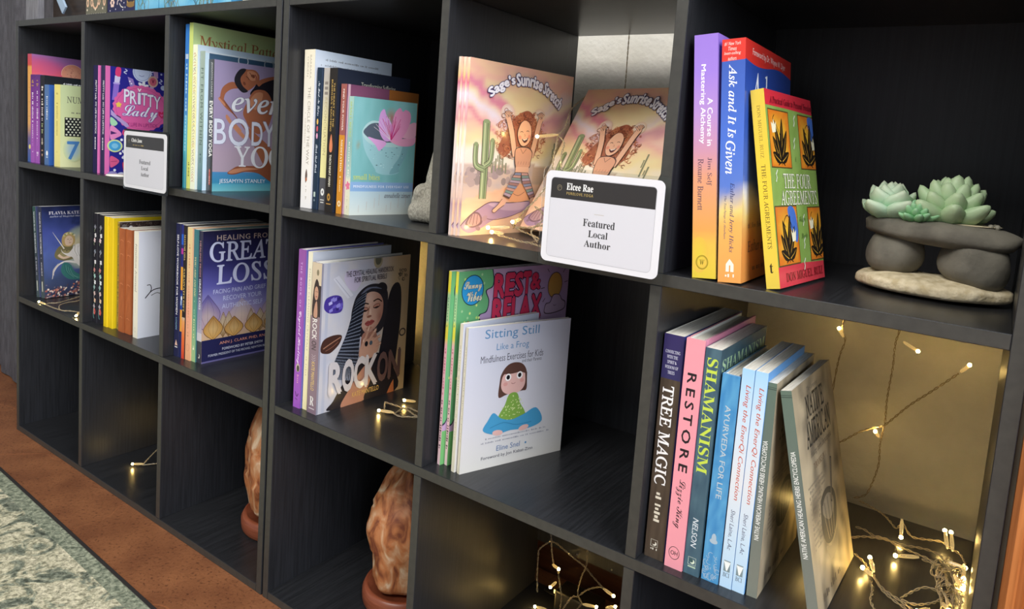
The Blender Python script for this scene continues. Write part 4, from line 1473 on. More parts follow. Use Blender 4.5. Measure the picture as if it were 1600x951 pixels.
def c_unicorn(A):
    def f(u, v):
        n = noise.noise((u * .04, v * .04, 3))
        c = ramp([(0, '#34344a'), (40, '#46557c'), (90, '#5a6cae'), (140, '#4a56a0'), (172, '#38447e'), (200, '#262c50')], v + 16 * n)
        d = math.hypot((u - 84) / 46, (v - 104) / 50)
        if v > 60:
            c = mix(c, '#b4bfae', max(0, min(1, (1.06 - d) * 5)) * .85)
            c = mix(c, '#d8cda8', max(0, min(1, (.82 - math.hypot((u - 78) / 38, (v - 104) / 42)) * 3)) * .9)
            c = mix(c, '#8f9f92', max(0, min(1, .5 - abs(d - .9) * 5)) * .7)
        return mix(c, '#1f2a3c', max(0, noise.noise((u * .09, v * .09, 8))) * (1 if v > 140 and u > 60 else .2))
    A.grid(0, 0, A.w, A.h, 34, 46, f)
    A.text('FLAVIA KATE PETERS', 14, 180, 116, 187, '#efeaf4', 'serif', res=1)
    A.text('author of Magickal Mermaids', 16, 173, 92, 178, '#d2d4e6', 'serifi', res=1)
    sk = '#e4c6ac'
    # gown, hair wreath, face, arms
    A.poly([(22, 92), (30, 108), (44, 114), (62, 112), (70, 98), (66, 84), (46, 78), (28, 82)], '#7d7450', True)
    A.poly([(28, 88), (40, 100), (56, 98), (60, 88), (44, 82)], '#a2966a', True)
    A.poly([(40, 112), (38, 126), (44, 138), (56, 140), (64, 132), (64, 116), (54, 108)], '#c2a46a', True)
    A.poly([(46, 112), (44, 124), (50, 132), (58, 130), (61, 120), (56, 111)], sk, True)
    for k in range(9):
        A.ell(43 + k * 2.6, 133 + 5 * math.sin(k * .39), 2.6, 2.2, ('#d8c98a', '#8f9a6a', '#e2d8b4')[k % 3], n=7)
    A.line([(49, 124.5), (52, 124.5)], .9, '#5a3c30')
    A.line([(55, 124), (58, 124)], .9, '#5a3c30')
    A.line([(52, 116.6), (56, 116.8)], 1.1, '#a85a50')
    A.line([(53.6, 122.5), (53, 119.4)], .6, '#b08a74')
    A.line([(30, 92), (40, 84), (56, 88)], 5, sk, True)
    A.line([(80, 104), (92, 96), (100, 84), (96, 76)], 5.4, '#8a5c44', True)
    # unicorn: neck and head with horn, body, foreleg
    w = '#ece6e0'
    A.poly([(36, 104), (40, 96), (50, 94), (58, 102), (66, 112), (78, 112), (90, 98), (104, 84), (130, 78), (130, 48), (104, 44), (88, 52), (76, 60), (64, 72), (58, 84), (48, 88), (38, 96)], w, True)
    A.poly([(70, 106), (82, 100), (92, 86), (88, 72), (76, 72), (68, 88)], '#f6f2ee', True)
    A.poly([(90, 62), (106, 70), (126, 66), (126, 52), (104, 48)], '#cfc6c4', True)
    A.line([(42, 104), (20, 142)], 2.6, '#e9e2d4', taper=True)
    A.ell(47, 99, 1.2, 1.2, '#2c2830', n=8)
    for k in range(8):
        A.line([(62 + k * 3, 112 - k * 1.2), (60 + k * 3.4, 100 - k * 2), (66 + k * 3, 88 - k * 2)], 1.1, '#c9c2bc' if k % 2 else '#fbf8f4', True)
    A.line([(66, 72), (46, 76), (30, 70), (20, 56), (16, 40)], 5, w, True, taper=True)
    A.line([(30, 72), (20, 60), (18, 48)], 3, '#d0c8c4', True)
    # green tail of the gown
    A.poly([(40, 74), (54, 68), (62, 52), (82, 36), (60, 34), (44, 40), (34, 56)], '#3f7a76', True)
    for k in range(6):
        A.line([(42 + k * 2, 70 - k * 2), (44 + k * 3, 54 - k * 2), (56 + k * 4, 40 - k)], .8, '#74aaa0' if k % 2 else '#2c5a5c', True)
    rnd = random.Random(2)
    for k in range(150):
        u = rnd.uniform(0, 130)
        v = rnd.uniform(0, 1) ** 1.5 * (30 - 8 * abs(math.sin(u * .05)))
        A.ell(u, v, rnd.uniform(1.2, 3.6), rnd.uniform(1, 2.6), rnd.choice(['#c98a78', '#e2d2c4', '#9a5a52', '#d8c0b8', '#efe6dc', '#857a84', '#5a4a58', '#b06a5c']), rnd.uniform(0, 90), 7)


book('fairy book leaning left in front, its grey spine leftmost', .0420, .0227, Z2, .0125, .130, .197, -3.0, 5.6, cov='#3c4468', spine='#3e424f', sart=s_magic('MAGICKAL MERMAIDS', 0), group=G1)
book('fairy book leaning left, cover with a white unicorn and a shell arch', .0560, .0262, Z2, .0152, .130, .198, -3.2, 4.6, cov='#3c4468', spine='#34384f', sart=s_magic('MAGICKAL UNICORNS', 1), cart=c_unicorn, gloss=True, group=G1)

G2 = 'books standing in the second cell of the second row'


def s_floral(sd):
    def f(A):
        A.rect(0, 0, A.w, A.h, '#25232a')
        rnd = random.Random(5)
        w = A.w
        for k, (v, c) in enumerate(((188, '#8a8a94'), (172, '#eeeae8'), (162, '#f0d0d0'), (140, '#8a8f9a'), (120, '#e8e4e6'), (104, '#cf8a84'), (92, '#a8cfc4'), (80, '#eef0f2'), (70, '#9ab8b4'), (58, '#e0c4bc'), (44, '#f0c8a8'), (32, '#b9b0b4'))):
            x = w * (.45 + .12 * math.sin(k * 2.1))
            for a in range(4):
                A.ell(x + w * .16 * math.cos(a * 1.57 + k), v + 2.6 * math.sin(a * 1.57 + k), w * .15, 2.2, c, a * 40, 8)
            A.line([(x, v - 3), (x - w * .2, v - 7), (x - w * .1, v - 10)], .8, rnd.choice(['#8fc4b8', '#d8d4d0', '#b8c8a0']), True)
        v = 22
        for a in range(5):
            A.ell(w * .45 + w * .2 * math.cos(a * 1.26), v + 3.6 * math.sin(a * 1.26), w * .17, 3, '#dd6a62', n=8)
        A.ell(w * .45, v, w * .1, 1.6, '#8a2c30', n=8)
        A.line([(w * .2, 26), (w * .16, 12), (w * .4, 8)], 1.3, '#86c8c0', True)
    return f


book('left one of two black journals with small embroidered-looking flowers on the spine', .3072, .0185, Z2, .0128, .145, .2145, cov='#25232a', sart=s_floral(0), hard=False, group=G2)
book('right one of two black journals with small embroidered-looking flowers on the spine', .3208, .022, Z2, .0150, .145, .213, cov='#25232a', sart=s_floral(1), group=G2)
book('left one of two plain bright yellow journals', .3480, .0185, Z2, .0142, .14, .213, cov='#ecc91a', spine='#efcb12', group=G2)
book('right one of two plain bright yellow journals', .3628, .0205, Z2, .0160, .14, .2125, cov='#e8c818', spine='#efcb12', group=G2)


def c_ornate(A):
    A.rect(0, 0, A.w, A.h, '#3a2a26')
    rnd = random.Random(6)
    for k in range(140):
        u, v = rnd.uniform(2, 120), rnd.uniform(A.h - 26, A.h - 1)
        A.ring(u, v, rnd.uniform(1, 4), rnd.uniform(.8, 2.4), .6, rnd.choice(['#6a564c', '#8a7668', '#574038', '#a59488']), 7, rnd.uniform(0, 180), rnd.uniform(200, 380))
    A.ell(20, A.h - 10, 3.4, 3, '#e8e4e4', n=8)
    A.ell(8, A.h - 9, 5, 5, '#77706c', n=8)


book('dark brown ornate book set back between the yellow and the rust journals', .3828, .0265, Z2, .0075, .135, .206, cov='#3a2a26', spine='#a58a3a', cart=c_ornate, sart=lambda A: A.greek(A.w * .2, 4, A.w * .8, A.h - 4, '#5a4838', 60, 1, 2), group=G2)


def s_rust(A):
    A.grid(0, 0, A.w, A.h, 4, 20, lambda u, v: mix('#a5582c', '#b96636', .5 + noise.noise((u * .2, v * .05, 2))))
    for v in (174, 148, 92, 28):
        A.line([(A.w * .25, v), (A.w * .5, v + 1.5), (A.w * .8, v - 1)], 1.0, '#d98a5c', True)


book('left one of two plain rust-brown journals', .3980, .0225, Z2, .0190, .14, .197, cov='#a5582c', sart=s_rust, group=G2)
book('right one of two plain rust-brown journals', .4185, .0245, Z2, .0205, .14, .197, cov='#a5582c', sart=s_rust, group=G2)


def c_intui(A):
    A.grad(0, 0, A.w, A.h, [(0, '#e2e4ec'), (1, '#e4e6f0')])
    k = '#2a2630'
    A.line([(13, 74), (20, 82), (24, 90), (22, 98), (16, 98)], 1.5, k, True)
    A.line([(13, 74), (24, 86), (36, 90), (48, 88), (54, 82), (50, 78)], 1.8, k, True)
    A.line([(24, 78), (34, 82), (42, 79)], 1.2, k, True)
    A.line([(50, 90), (58, 98), (62, 92)], 1.4, k, True)


book('white journal with a black curling line on its cover and an italic spine title', .4520, .0225, Z2, .0165, .130, .198, cov='#e2e4ec', spine='#efe9d4',
     sart=lambda A: (A.text('Intuition Journal', A.w * .32, 86, A.w * .66, 176, '#8a8474', 'serifi', -90, res=1), A.greek(A.w * .4, 46, A.w * .55, 72, '#d8d2bc', 9, 1, 2), A.ring(A.w * .45, 15, 3, 4, .6, '#c4bda4')), cart=c_intui, group=G2)

G3 = 'books standing in the third cell of the second row'
book('navy workbook with white block capitals, leftmost in its cell', .6000, .018, Z2, .0130, .152, .231, cov='#2a2c52', spine='#24264a',
     sart=lambda A: (A.text('SELF-LOVE WORKBOOK FOR WOMEN', A.w * .3, 74, A.w * .68, 212, '#f2f0f2', 'bold', -90, res=1), A.text('LOGAN', A.w * .32, 48, A.w * .62, 68, '#8fb8c8', 'bold', -90, res=1), A.poly([(A.w * .2, 20), (A.w * .5, 30), (A.w * .85, 20)], '#e2b9a4'), A.rect(A.w * .2, 16, A.w * .85, 18, '#d8d4d0')), group=G3)


def s_sara(A):
    w = A.w
    A.rect(0, 0, w, A.h, '#2b2320')
    A.rect(0, 0, w * .42, A.h, '#2b2f78')
    for a, b, c in ((196, 214, '#2f62c8'), (180, 190, '#b83a9a'), (118, 158, '#e8a338'), (84, 112, '#2c4a98'), (46, 84, '#e8a040'), (0, 46, '#262a5a')):
        A.rect(0, a, w * .40, b, c)
    A.ell(w * .22, 104, 2, 4, '#f2f4f6', n=10)
    A.ell(w * .16, 96, 1.4, 5, '#c9dcf0', n=10)
    A.grad(w * .42, 0, w, 72, [(0, '#d8452c'), (.5, '#ea7034'), (.9, '#e8a060'), (1, '#c9b8a0')])
    A.text('MAYUMI ODA', w * .52, 170, w * .82, 214, '#d2b878', 'serif', -90, res=1)
    A.text("SARASVATI'S GIFT", w * .52, 82, w * .84, 156, '#d8bc70', 'serif', -90, res=1)


book('book with a blue, orange and red patched spine beside the navy workbook', .6145, .0195, Z2, .0150, .15, .230, cov='#2b2320', sart=s_sara, group=G3)
book('peach and cream book with a very faint spine title', .6302, .021, Z2, .0145, .15, .228, cov='#e8b48c', spine='#edb08c',
     sart=lambda A: (A.grad(0, 0, A.w, A.h, [(0, '#f0b080'), (.4, '#f0a88c'), (.62, '#e8c092'), (1, '#e6d096')]), A.greek(A.w * .35, 40, A.w * .6, 200, '#d69670', 34, 1, 3), A.ring(A.w * .5, 22, 4, 6, .6, '#d28c6a')), group=G3)
book('teal to green book with a cream spine title beside the peach one', .6452, .0235, Z2, .0115, .15, .226, cov='#3f7878', spine='#44807a',
     sart=lambda A: (A.grad(0, 0, A.w, A.h, [(0, '#a8c88c'), (.35, '#5f9a80'), (.7, '#3c7678'), (1, '#3a7880')]), A.text('YOU ARE DIVINE', A.w * .3, 112, A.w * .66, 180, '#e2dc9a', 'ital', -90, off=.01, res=1), A.greek(A.w * .34, 40, A.w * .62, 74, '#e6e6a8', 8, 1, 9), A.greek(A.w * .3, 76, A.w * .7, 106, '#8ab89a', 6, 1, 4), A.text('4', A.w * .3, 20, A.w * .66, 28, '#f2f0da', 'bold', -90)), group=G3)


def s_loss(A):
    w = A.w
    A.grad(0, 36, w, A.h, [(0, '#c4b8c4'), (.3, '#8a84a8'), (.5, '#3a3454'), (1, '#2a2640')])
    A.rect(0, 0, w, 52, '#d2cbd0')
    A.rect(0, 0, w, 38, '#3a3b48')
    A.text('HEALING FROM', w * .32, 148, w * .62, 208, '#d09a92', 'sans', -90, res=1)
    A.text('GREAT LOSS', w * .30, 92, w * .66, 144, '#eef0f4', 'bold', -90, res=1)
    A.text('CLARK', w * .34, 58, w * .62, 82, '#8a8494', 'sans', -90, res=1)
    A.ell(w * .5, 12, 3, 4, '#d8d4c4', n=10)
    A.ell(w * .4, 13, 2.4, 3, '#3a3b48', n=10)


def c_loss(A):
    A.grid(0, 0, A.w, A.h, 12, 24, lambda u, v: ramp([(40, '#d8b48a'), (70, '#b9a0b8'), (100, '#8f8cc4'), (130, '#5a58a4'), (165, '#36346e'), (226, '#24223e')], v + 5 * noise.noise((u * .03, v * .03, 2)) + (u - 50) * .06))
    def petal(cx, v0, v1, hw, c1, c2, edge):
        L = [(cx, v0), (cx - hw * .8, v0 + (v1 - v0) * .25), (cx - hw, v0 + (v1 - v0) * .5), (cx - hw * .45, v0 + (v1 - v0) * .8), (cx, v1)]
        Rr = [(2 * cx - p[0], p[1]) for p in L[::-1][1:-1]]
        pts = cat(L, False, 5) + cat([L[-1]] + Rr + [L[0]], False, 5)[1:-1]
        N = len(pts)
        f = lambda p: mix(c1, c2, (p[1] - v0) / (v1 - v0))
        ctr = (cx, v0 + (v1 - v0) * .45)
        A._add([([ctr, pts[k - 1], pts[k]], [mix(f(ctr), '#f2dca8', .35), f(pts[k - 1]), f(pts[k])]) for k in range(N)])
        A.line(pts, .9, edge, close=True)
        for d in (-.5, 0, .5):
            A.line([(cx, v0 + 2), (cx + d * hw, v0 + (v1 - v0) * .5), (cx, v1 - 3)], .35, edge, True)
    petal(10, 52, 117, 22, '#c0a4b0', '#4a4aa0', '#5a4a70')
    petal(72, 50, 104, 26, '#d0aca0', '#a8a0c0', '#a08a94')
    petal(138, 50, 112, 26, '#c8a8a8', '#8a88b8', '#8a7a90')
    for cx, v1, hw, c1 in ((38, 84, 8, '#a9885c'), (48, 84, 9, '#b48a4c'), (90, 84, 8, '#a07038'), (108, 82, 11, '#b08a50'), (122, 78, 12, '#9a7038')):
        petal(cx, 40, v1, hw, c1, '#c9b8a8', '#7a5228')
    for cx, v1, hw, tl in ((20, 80, 17, 0), (58, 74, 17, 0), (96, 74, 17, 0), (134, 76, 17, 0)):
        petal(cx, 38, v1, hw, '#d8a458', '#a87a40', '#6a4420')
    A.rect(0, 0, A.w, 39.5, '#262650')
    A.rect(0, 0, A.w, 3, '#6a6494')
    A.text('HEALING FROM', 24, 208, 130, 217, '#c9b2a6', 'sans', space=1.1, off=.008)
    A.text('GREAT', 12, 172, 138, 205, '#d2d6f2', 'roman', res=4, off=.012)
    A.text('LOSS', 25, 133, 132, 166, '#d2d6f2', 'roman', res=4, off=.012)
    A.text('FACING PAIN AND GRIEF TO', 19, 117, 132, 124.5, '#ccd0ee', 'sans')
    A.text('RECOVER YOUR', 37, 104, 110, 112, '#ccd0ee', 'sans')
    A.text('AUTHENTIC SELF', 35, 90, 112, 98, '#ccd0ee', 'sans')
    A.text('ANN J. CLARK PHD, RN', 32, 26.5, 118, 33, '#eaa084', 'sans')
    A.text('FOREWORD BY PETER SMITH', 37, 17.5, 114, 22, '#dfe0ee', 'sans')
    A.text('FORMER PRESIDENT OF THE MICHAEL NEWTON INSTITUTE', 12, 9.5, 136, 13.6, '#d2d4e4', 'sans')


book('indigo book with large pale serif letters over a row of golden lotus petals', .6572, .0255, Z2, .0150, .150, .2247, 1.9, .8, cov='#36346e', spine='#2a2640', sart=s_loss, cart=c_loss, gloss=True, group=G3)

G4 = 'books standing in the fourth cell of the second row'


def s_crystal(A):
    A.grad(0, 0, A.w, A.h, [(0, '#a35cc0'), (1, '#95589f')])
    A.text('THE BOOK OF', A.w * .34, 150, A.w * .58, 216, '#d8b0e2', 'bold', -90, space=1.5, res=1)
    A.text('Crystal Healing', A.w * .24, 66, A.w * .70, 144, '#f0dcf4', 'script', -90, off=.012)
    A.ell(A.w * .5, 60, 4.2, 6.4, '#c9bca4')
    A.ell(A.w * .52, 59, 2.8, 4.8, '#4f4a40')
    A.greek(A.w * .4, 34, A.w * .68, 50, '#e8a8b8', 6, 1, 9)
    A.line([(A.w * .25, 24), (A.w * .5, 17), (A.w * .7, 22)], 1.2, '#54285e', True)
    A.line([(A.w * .3, 14), (A.w * .6, 12)], 1.0, '#54285e')


book('purple hardcover book with a round stone low on its spine', .9270, .016, Z2, .0152, .150, .234, hard=True, cov='#6a68b4', spine='#9b5ab0', sart=s_crystal, group=G4)
book('slim cream book between the purple and the woman-covered hardcovers', .9436, .0195, Z2, .0100, .150, .2325, 1.0, cov='#dfe2e6', spine='#efe6c0',
     sart=lambda A: (A.grad(0, 0, A.w, A.h, [(0, '#f2e8b4'), (1, '#ece6cc')]), A.text('ENERGY CLEANSING CRYSTALS', A.w * .3, 88, A.w * .66, 208, '#b9b49c', 'sans', -90, res=1, space=1.1), A.greek(A.w * .34, 50, A.w * .6, 80, '#d8c8a0', 8, 1, 3)),
     cart=lambda A: A.grad(0, 0, A.w, A.h, [(0, '#e0d8c8'), (.7, '#d8d4cc'), (1, '#d2d8e6')]), group=G4)


def s_rock(A):
    w = A.w
    A.grad(0, 0, w, A.h, [(0, '#8a7480'), (.5, '#8f7882'), (1, '#9a8880')])
    A.rect(0, 143, w, A.h, '#d6c4a8')
    A.rect(w * .55, 143, w, 188, '#3a3034')
    A.poly([(w * .15, 143), (w * .2, 178), (w * .45, 196), (w * .75, 190), (w * .85, 170), (w * .8, 143)], '#3a2e2e', True)
    A.ell(w * .52, 176, 4.4, 10, '#c99a80')
    A.poly([(w * .3, 143), (w * .42, 160), (w * .62, 164), (w * .7, 143)], '#c4957c', True)
    A.line([(w * .44, 178), (w * .5, 179)], .8, '#3a2420')
    A.line([(w * .58, 179), (w * .66, 178)], .8, '#3a2420')
    A.rect(w * .46, 170.6, w * .62, 172, '#a04a48')
    A.ell(w * .6, 206, 2.6, 4.4, '#8a8066')
    A.text('ROCK', w * .24, 109, w * .72, 139, '#efe9e4', 'bold', -90)
    A.text('ON', w * .24, 94, w * .72, 107, '#4a3c40', 'bold', -90)
    for k in range(3):
        A.line([(w * .3, 80 + k * 3.4), (w * .5, 77 + k * 3.4), (w * .7, 80 + k * 3.4)], .8, '#c9b8bc')
    A.text('KATE MANTELLO', w * .32, 34, w * .66, 76, '#e2c27a', 'bold', -90, res=1)
    A.text('R', w * .28, 12, w * .72, 25, '#f0ece8', 'serif')
    A.rect(w * .2, 6.5, w * .8, 8, '#d8ccd0')


def c_rock(A):
    A.grid(0, 0, A.w, A.h, 20, 26, lambda u, v: mix(mix('#c6c8d6', '#d2cfd2', .5 + noise.noise((u * .05, v * .05, 1))), '#d8bf96', max(0, min(1, (u - 92) / 50))))
    A.rect(0, 0, 3, A.h, '#9a98a8')
    A.rect(9, 0, 14, A.h, '#bcc0d0')
    rnd = random.Random(9)
    # crystals
    A.poly([(6, 160), (10, 169), (24, 172), (36, 168), (40, 156), (36, 146), (18, 146), (8, 152)], '#4a3a98', True)
    for k in range(11):
        u, v = rnd.uniform(9, 34), rnd.uniform(149, 168)
        A.poly([(u, v), (u + 6, v + 3), (u + 7, v - 2), (u + 1, v - 4)], rnd.choice(['#8f88d8', '#6a5cc0', '#c4c0f0', '#352878']))
    A.poly([(4, 92), (4, 102), (10, 110), (26, 113), (40, 110), (36, 98), (22, 88), (12, 88)], '#4a2f28', True)
    A.line([(8, 96), (22, 102), (38, 108)], 1.6, '#a87860', True)
    A.line([(12, 92), (24, 96), (34, 102)], 1.0, '#8a5a48', True)
    A.poly([(20, 196), (30, 200), (58, 168), (48, 164)], '#dcdce6')
    A.line([(24, 196), (52, 166)], 1, '#b4b4c4')
    A.poly([(40, 198), (48, 206), (66, 204), (72, 188), (62, 174), (50, 178), (42, 188)], '#d2c8e0', True)
    A.ell(103, 216, 9, 12, '#b4a888')
    A.ell(103, 217, 6, 8, '#6a6a58')
    for k in range(24):
        A.ring(156 + rnd.uniform(-9, 9), 190 + rnd.uniform(-9, 8), 2.6, 2, .8, rnd.choice(['#4a3a30', '#7a6450', '#3a2e28']), 7, rnd.uniform(0, 180), rnd.uniform(220, 400))
    A.ring(161, 95, 6, 5.5, 2.2, '#4a4038')
    # body: black top, long glove
    bl = '#26232a'
    A.poly([(26, 0), (30, 14), (48, 38), (70, 60), (100, 72), (124, 64), (146, 40), (150, 0)], bl, True)
    A.poly([(112, 50), (118, 96), (124, 140), (130, 164), (138, 176), (148, 176), (154, 160), (155, 120), (152, 80), (146, 40), (128, 36)], bl, True)
    A.poly([(44, 0), (58, 24), (80, 50), (96, 58), (100, 34), (88, 8), (84, 0)], '#c08a72', True)
    A.poly([(134, 0), (142, 14), (147, 20), (149, 0)], '#c47a50')
    # hair mass behind face, bun
    A.poly([(56, 130), (60, 158), (70, 172), (86, 180), (104, 180), (118, 174), (126, 160), (124, 130), (118, 108), (96, 100), (72, 104)], '#2f2c32', True)
    A.ell(113, 172, 11, 9, '#2a272c', -20)
    # neck and face
    A.poly([(80, 106), (104, 106), (108, 84), (100, 66), (80, 66), (76, 84)], '#b07c68', True)
    sk = '#c79a84'
    fc = cat([(70, 148), (72, 130), (78, 114), (86, 106), (96, 107), (108, 116), (116, 130), (117, 150), (108, 164), (92, 169), (78, 163)], True, 5)

    def tone(p):
        u, v = p
        c = mix('#d8b09c', '#b98470', max(0, min(1, (u - 92) / 26)))
        c = mix(c, '#a87062', max(0, 1 - math.hypot((u - 111) / 7, (v - 128) / 12)) * .8)
        c = mix(c, '#9a6656', max(0, 1 - abs(v - 108) / 9) * .6)
        return mix(c, '#e6c6b4', max(0, 1 - math.hypot((u - 88) / 10, (v - 158) / 9)) * .8)
    ctr = (92, 138)
    for q in range(6):
        k0, k1 = 1 - q / 6, 1 - (q + 1) / 6
        ring = []
        for i in range(len(fc)):
            a_, b_ = fc[i - 1], fc[i]
            pts = [tuple(ctr[d] + (p[d] - ctr[d]) * k for d in (0, 1)) for p, k in ((a_, k0), (b_, k0), (b_, k1), (a_, k1))]
            ring.append((pts, [tone(p) for p in pts]))
        A._add(ring)
    A.line([(89, 146), (87, 138), (84.5, 132.5)], .9, '#a8745f', True)
    A.ell(92, 138, 1.8, 5, '#e4c2ae', 6, 12)
    A.ell(91, 113, 6, 2.2, '#b98672', 0, 12)
    for cx, cy, r in ((81, 142.5, -6), (104, 145, 8)):
        A.ell(cx, cy + .6, 7.2, 3.8, '#8a5a4c', r, 14)
        A.ell(cx, cy + .8, 5.8, 2.4, '#c08a78', r, 14)
        A.ell(cx, cy - 1.2, 4.6, 1.1, '#2a1c1c', r, 10)
        A.line([(cx - 6.6, cy - 1), (cx, cy - 2.8), (cx + 7, cy + .5)], 1.0, '#1e1618', True)
    A.line([(73, 149), (80, 152.5), (88, 150.5)], 1.9, '#2a1c1a', True)
    A.line([(97, 153.5), (106, 156), (114, 151)], 1.9, '#2a1c1a', True)
    A.line([(90, 147), (88, 136), (87, 131)], 1.0, '#a8745f', True)
    A.poly([(85, 131), (89, 129), (95, 131), (91, 133)], '#96604e', True)
    A.poly([(82, 121), (88, 125), (91, 124), (95, 125.5), (101, 122), (94, 117), (87, 116.5)], '#a8524e', True)
    A.line([(82, 121), (91, 121.6), (101, 122)], .8, '#6a2a2c')
    # braids
    for k in range(15):
        f = k / 14
        top = (64 + 16 * f, 160 + 14 * f - 4 * f * f)
        mid = (50 + 22 * f, 112 + 4 * f)
        bot = (29 + 40 * f, 70 - 12 * f)
        pts = cat([top, mid, bot, (bot[0] - 4 + 3 * f, bot[1] - 22)], False, 5)
        A.line(pts, 2.9, '#1f222c')
        for q in range(0, len(pts) - 1):
            a, b = pts[q], pts[q + 1]
            for e in (.25, .75):
                x, y = a[0] + (b[0] - a[0]) * e, a[1] + (b[1] - a[1]) * e
                A.line([(x - .8, y - 1.0), (x + .9, y + 1.0)], 1.0, '#98a2b8')
    for k in range(9):
        f = k / 8
        A.line([(70 + 6 * f, 168 + 2 * f), (82 + 8 * f, 176 - f), (100 + 10 * f, 176 - 4 * f)], .7, '#6a7084', True)
    # hand under the chin
    A.poly([(72, 74), (74, 88), (82, 96), (98, 98), (110, 90), (110, 78), (100, 68), (82, 66)], sk, True)
    for (u, v), (u2, v2) in (((80, 92), (89, 116)), ((90, 95), (103, 110)), ((99, 93), (112, 98)), ((104, 84), (114, 86)), ((76, 84), (80, 98))):
        A.line([(u, v), ((u + u2) / 2 + .6, (v + v2) / 2 + .6), (u2, v2)], 5, '#a87460', True)
        A.line([(u, v), ((u + u2) / 2 + .6, (v + v2) / 2 + .6), (u2, v2)], 4.2, sk, True)
        A.line([((u + u2 * 3) / 4, (v + v2 * 3) / 4), (u2 + (u2 - u) * .12, v2 + (v2 - v) * .12)], 2.2, '#e4c4b0', taper=True)
    A.ell(85, 90, 3.2, 4.2, '#1c1a20')
    A.ell(94, 90, 3, 3.6, '#4a5a66')
    A.text('THE CRYSTAL HEALING HANDBOOK', 41, 197, 133, 205, '#3a3548', 'bold', off=-.012)
    A.text('FOR SPIRITUAL REBELS', 57, 187, 119, 195, '#3a3548', 'bold', off=-.012)
    for ch, u0, u1 in (('R', 19, 41), ('O', 43, 63), ('C', 65, 84), ('K', 86, 109)):
        v0 = 26 - (u0 - 19) * .02
        A.text(ch, u0, v0, u1, v0 + 45, '#d6d0d2', 'bold', res=3, off=.026)
    for ch, u0, u1 in (('O', 110, 130), ('N', 133, 156)):
        A.text(ch, u0, 26, u1, 69, '#6a5250', 'bold', res=3, off=.026)
    A.text('KATE MANTELLO', 62, 12, 114, 19.5, '#e2bc6c', 'bold', off=-.012)


book('hardcover book whose cover shows a woman with long dark braids and crystals', .9567, .0172, Z2, .0208, .170, .2198, 1.8, hard=True, cov='#c6c8d6', spine='#8f7882', sart=s_rock, cart=c_rock, gloss=True, group=G4)

G5 = 'books standing in the fifth cell of the second row'


def s_rest(A):
    w = A.w
    A.grad(0, 0, w, A.h, [(0, '#e8c8cc'), (.62, '#eeb4bc'), (.66, '#ecd84a'), (.72, '#e8dc52'), (.75, '#bcd8a0'), (.88, '#a8cfa0'), (.9, '#ecdc3a'), (1, '#ecdf58')])
    A.greek(w * .2, 90, w * .7, 150, '#d0788c', 16, 1, 3)
    A.greek(w * .15, 20, w * .75, 84, '#5a4a50', 20, 1, 5)
    A.greek(w * .2, 176, w * .7, 214, '#6a9a7a', 10, 1, 6)


def c_rest(A):
    A.grid(0, 0, A.w, A.h, 10, 16, lambda u, v: mix('#b79ac4', '#c9aacb', .5 + noise.noise((u * .02, v * .02, 2))))
    g, ink = '#6cb57c', '#1f2340'
    A.poly([(-4, 60), (-4, 252), (46, 252), (56, 240), (56, 224), (46, 219), (51, 206), (48, 192), (37, 188), (40, 174), (44, 120), (40, 82), (20, 78)], ink, True)
    A.poly([(-5, 62), (-5, 253), (45, 251), (54.6, 239), (54.6, 225), (44, 219.5), (49.6, 206), (46.6, 193), (35, 188.6), (38.6, 174), (42, 120), (38, 84), (20, 80)], g, True)
    A.rect(0, 0, A.w, 44, '#74bb72')
    A.rect(8, 40, 44, 86, ink)
    A.rect(9.2, 41, 43, 84, '#a9743c')
    for k in range(6):
        A.line([(13 + k * 5, 44), (15 + k * 5, 60), (13 + k * 5, 74)], .8, '#6a4422', True)
    rnd = random.Random(3)
    for k in range(26):
        u, v = rnd.uniform(4, 42), rnd.uniform(110, 242)
        A.ell(u, v, 1.6, 1.8, rnd.choice(['#c4dc7a', '#d8e48a', '#a4cf9a']), n=8)
    A.ell(23, 222, 17.6, 19.4, ink, n=30)
    A.ell(23, 222, 16.6, 18.4, '#2f9edc', n=30)
    A.text('Sunny', 9, 220, 37, 233, '#ece6c4', 'script', outline='#1f5a8a', off=.02)
    A.text('Vibes', 14, 208, 38, 220, '#ece6c4', 'script', outline='#1f5a8a', off=.02)
    for row, (v0, v1) in ((('R', 59, 75), ('E', 78, 92), ('S', 94, 107), ('T', 108, 121), ('&', 122, 139)), (209, 238)), ((('R', 58, 74), ('E', 77, 89), ('L', 91, 103), ('A', 105, 123), ('X', 125, 143)), (176, 206)):
        for ch, u0, u1 in row:
            if ch == '&':
                A.text(ch, u0, v0 + 6, u1, v1 - 2, '#d8385c', 'bold', outline=ink, off=.03, ow=.03)
            else:
                A.text(ch, u0, v0, u1, v1, '#d8385c', 'bold', outline=ink, off=.035, ow=.03)
    ol = '#5a4450'
    A.ell(168, 217, 14.2, 18.4, ol, n=26)
    A.ell(168, 217, 13.2, 17.4, '#c9994e', n=26)
    A.poly([(150, 180), (152, 192), (160, 194), (166, 204), (178, 203), (184, 196), (191, 192), (190, 182), (176, 178), (160, 177)], ol, True)
    A.poly([(151, 181), (153, 191), (161, 193), (166.6, 202.6), (177.6, 202), (183, 195), (189.6, 191), (188.8, 183), (176, 179.4), (160, 178.4)], '#c2a4be', True)
    A.ring(170, 190, 3, 2, .7, ol, a0=200, a1=340)
    for p, q in (((148, 215), (141, 214)), ((155, 236), (151, 241)), ((186, 220), (193, 221)), ((150, 200), (146, 195)), ((182, 234), (186, 239))):
        A.line([p, q], 1, ol)
    A.poly([(10, 176), (18, 184), (26, 176)], '#a97a4c')


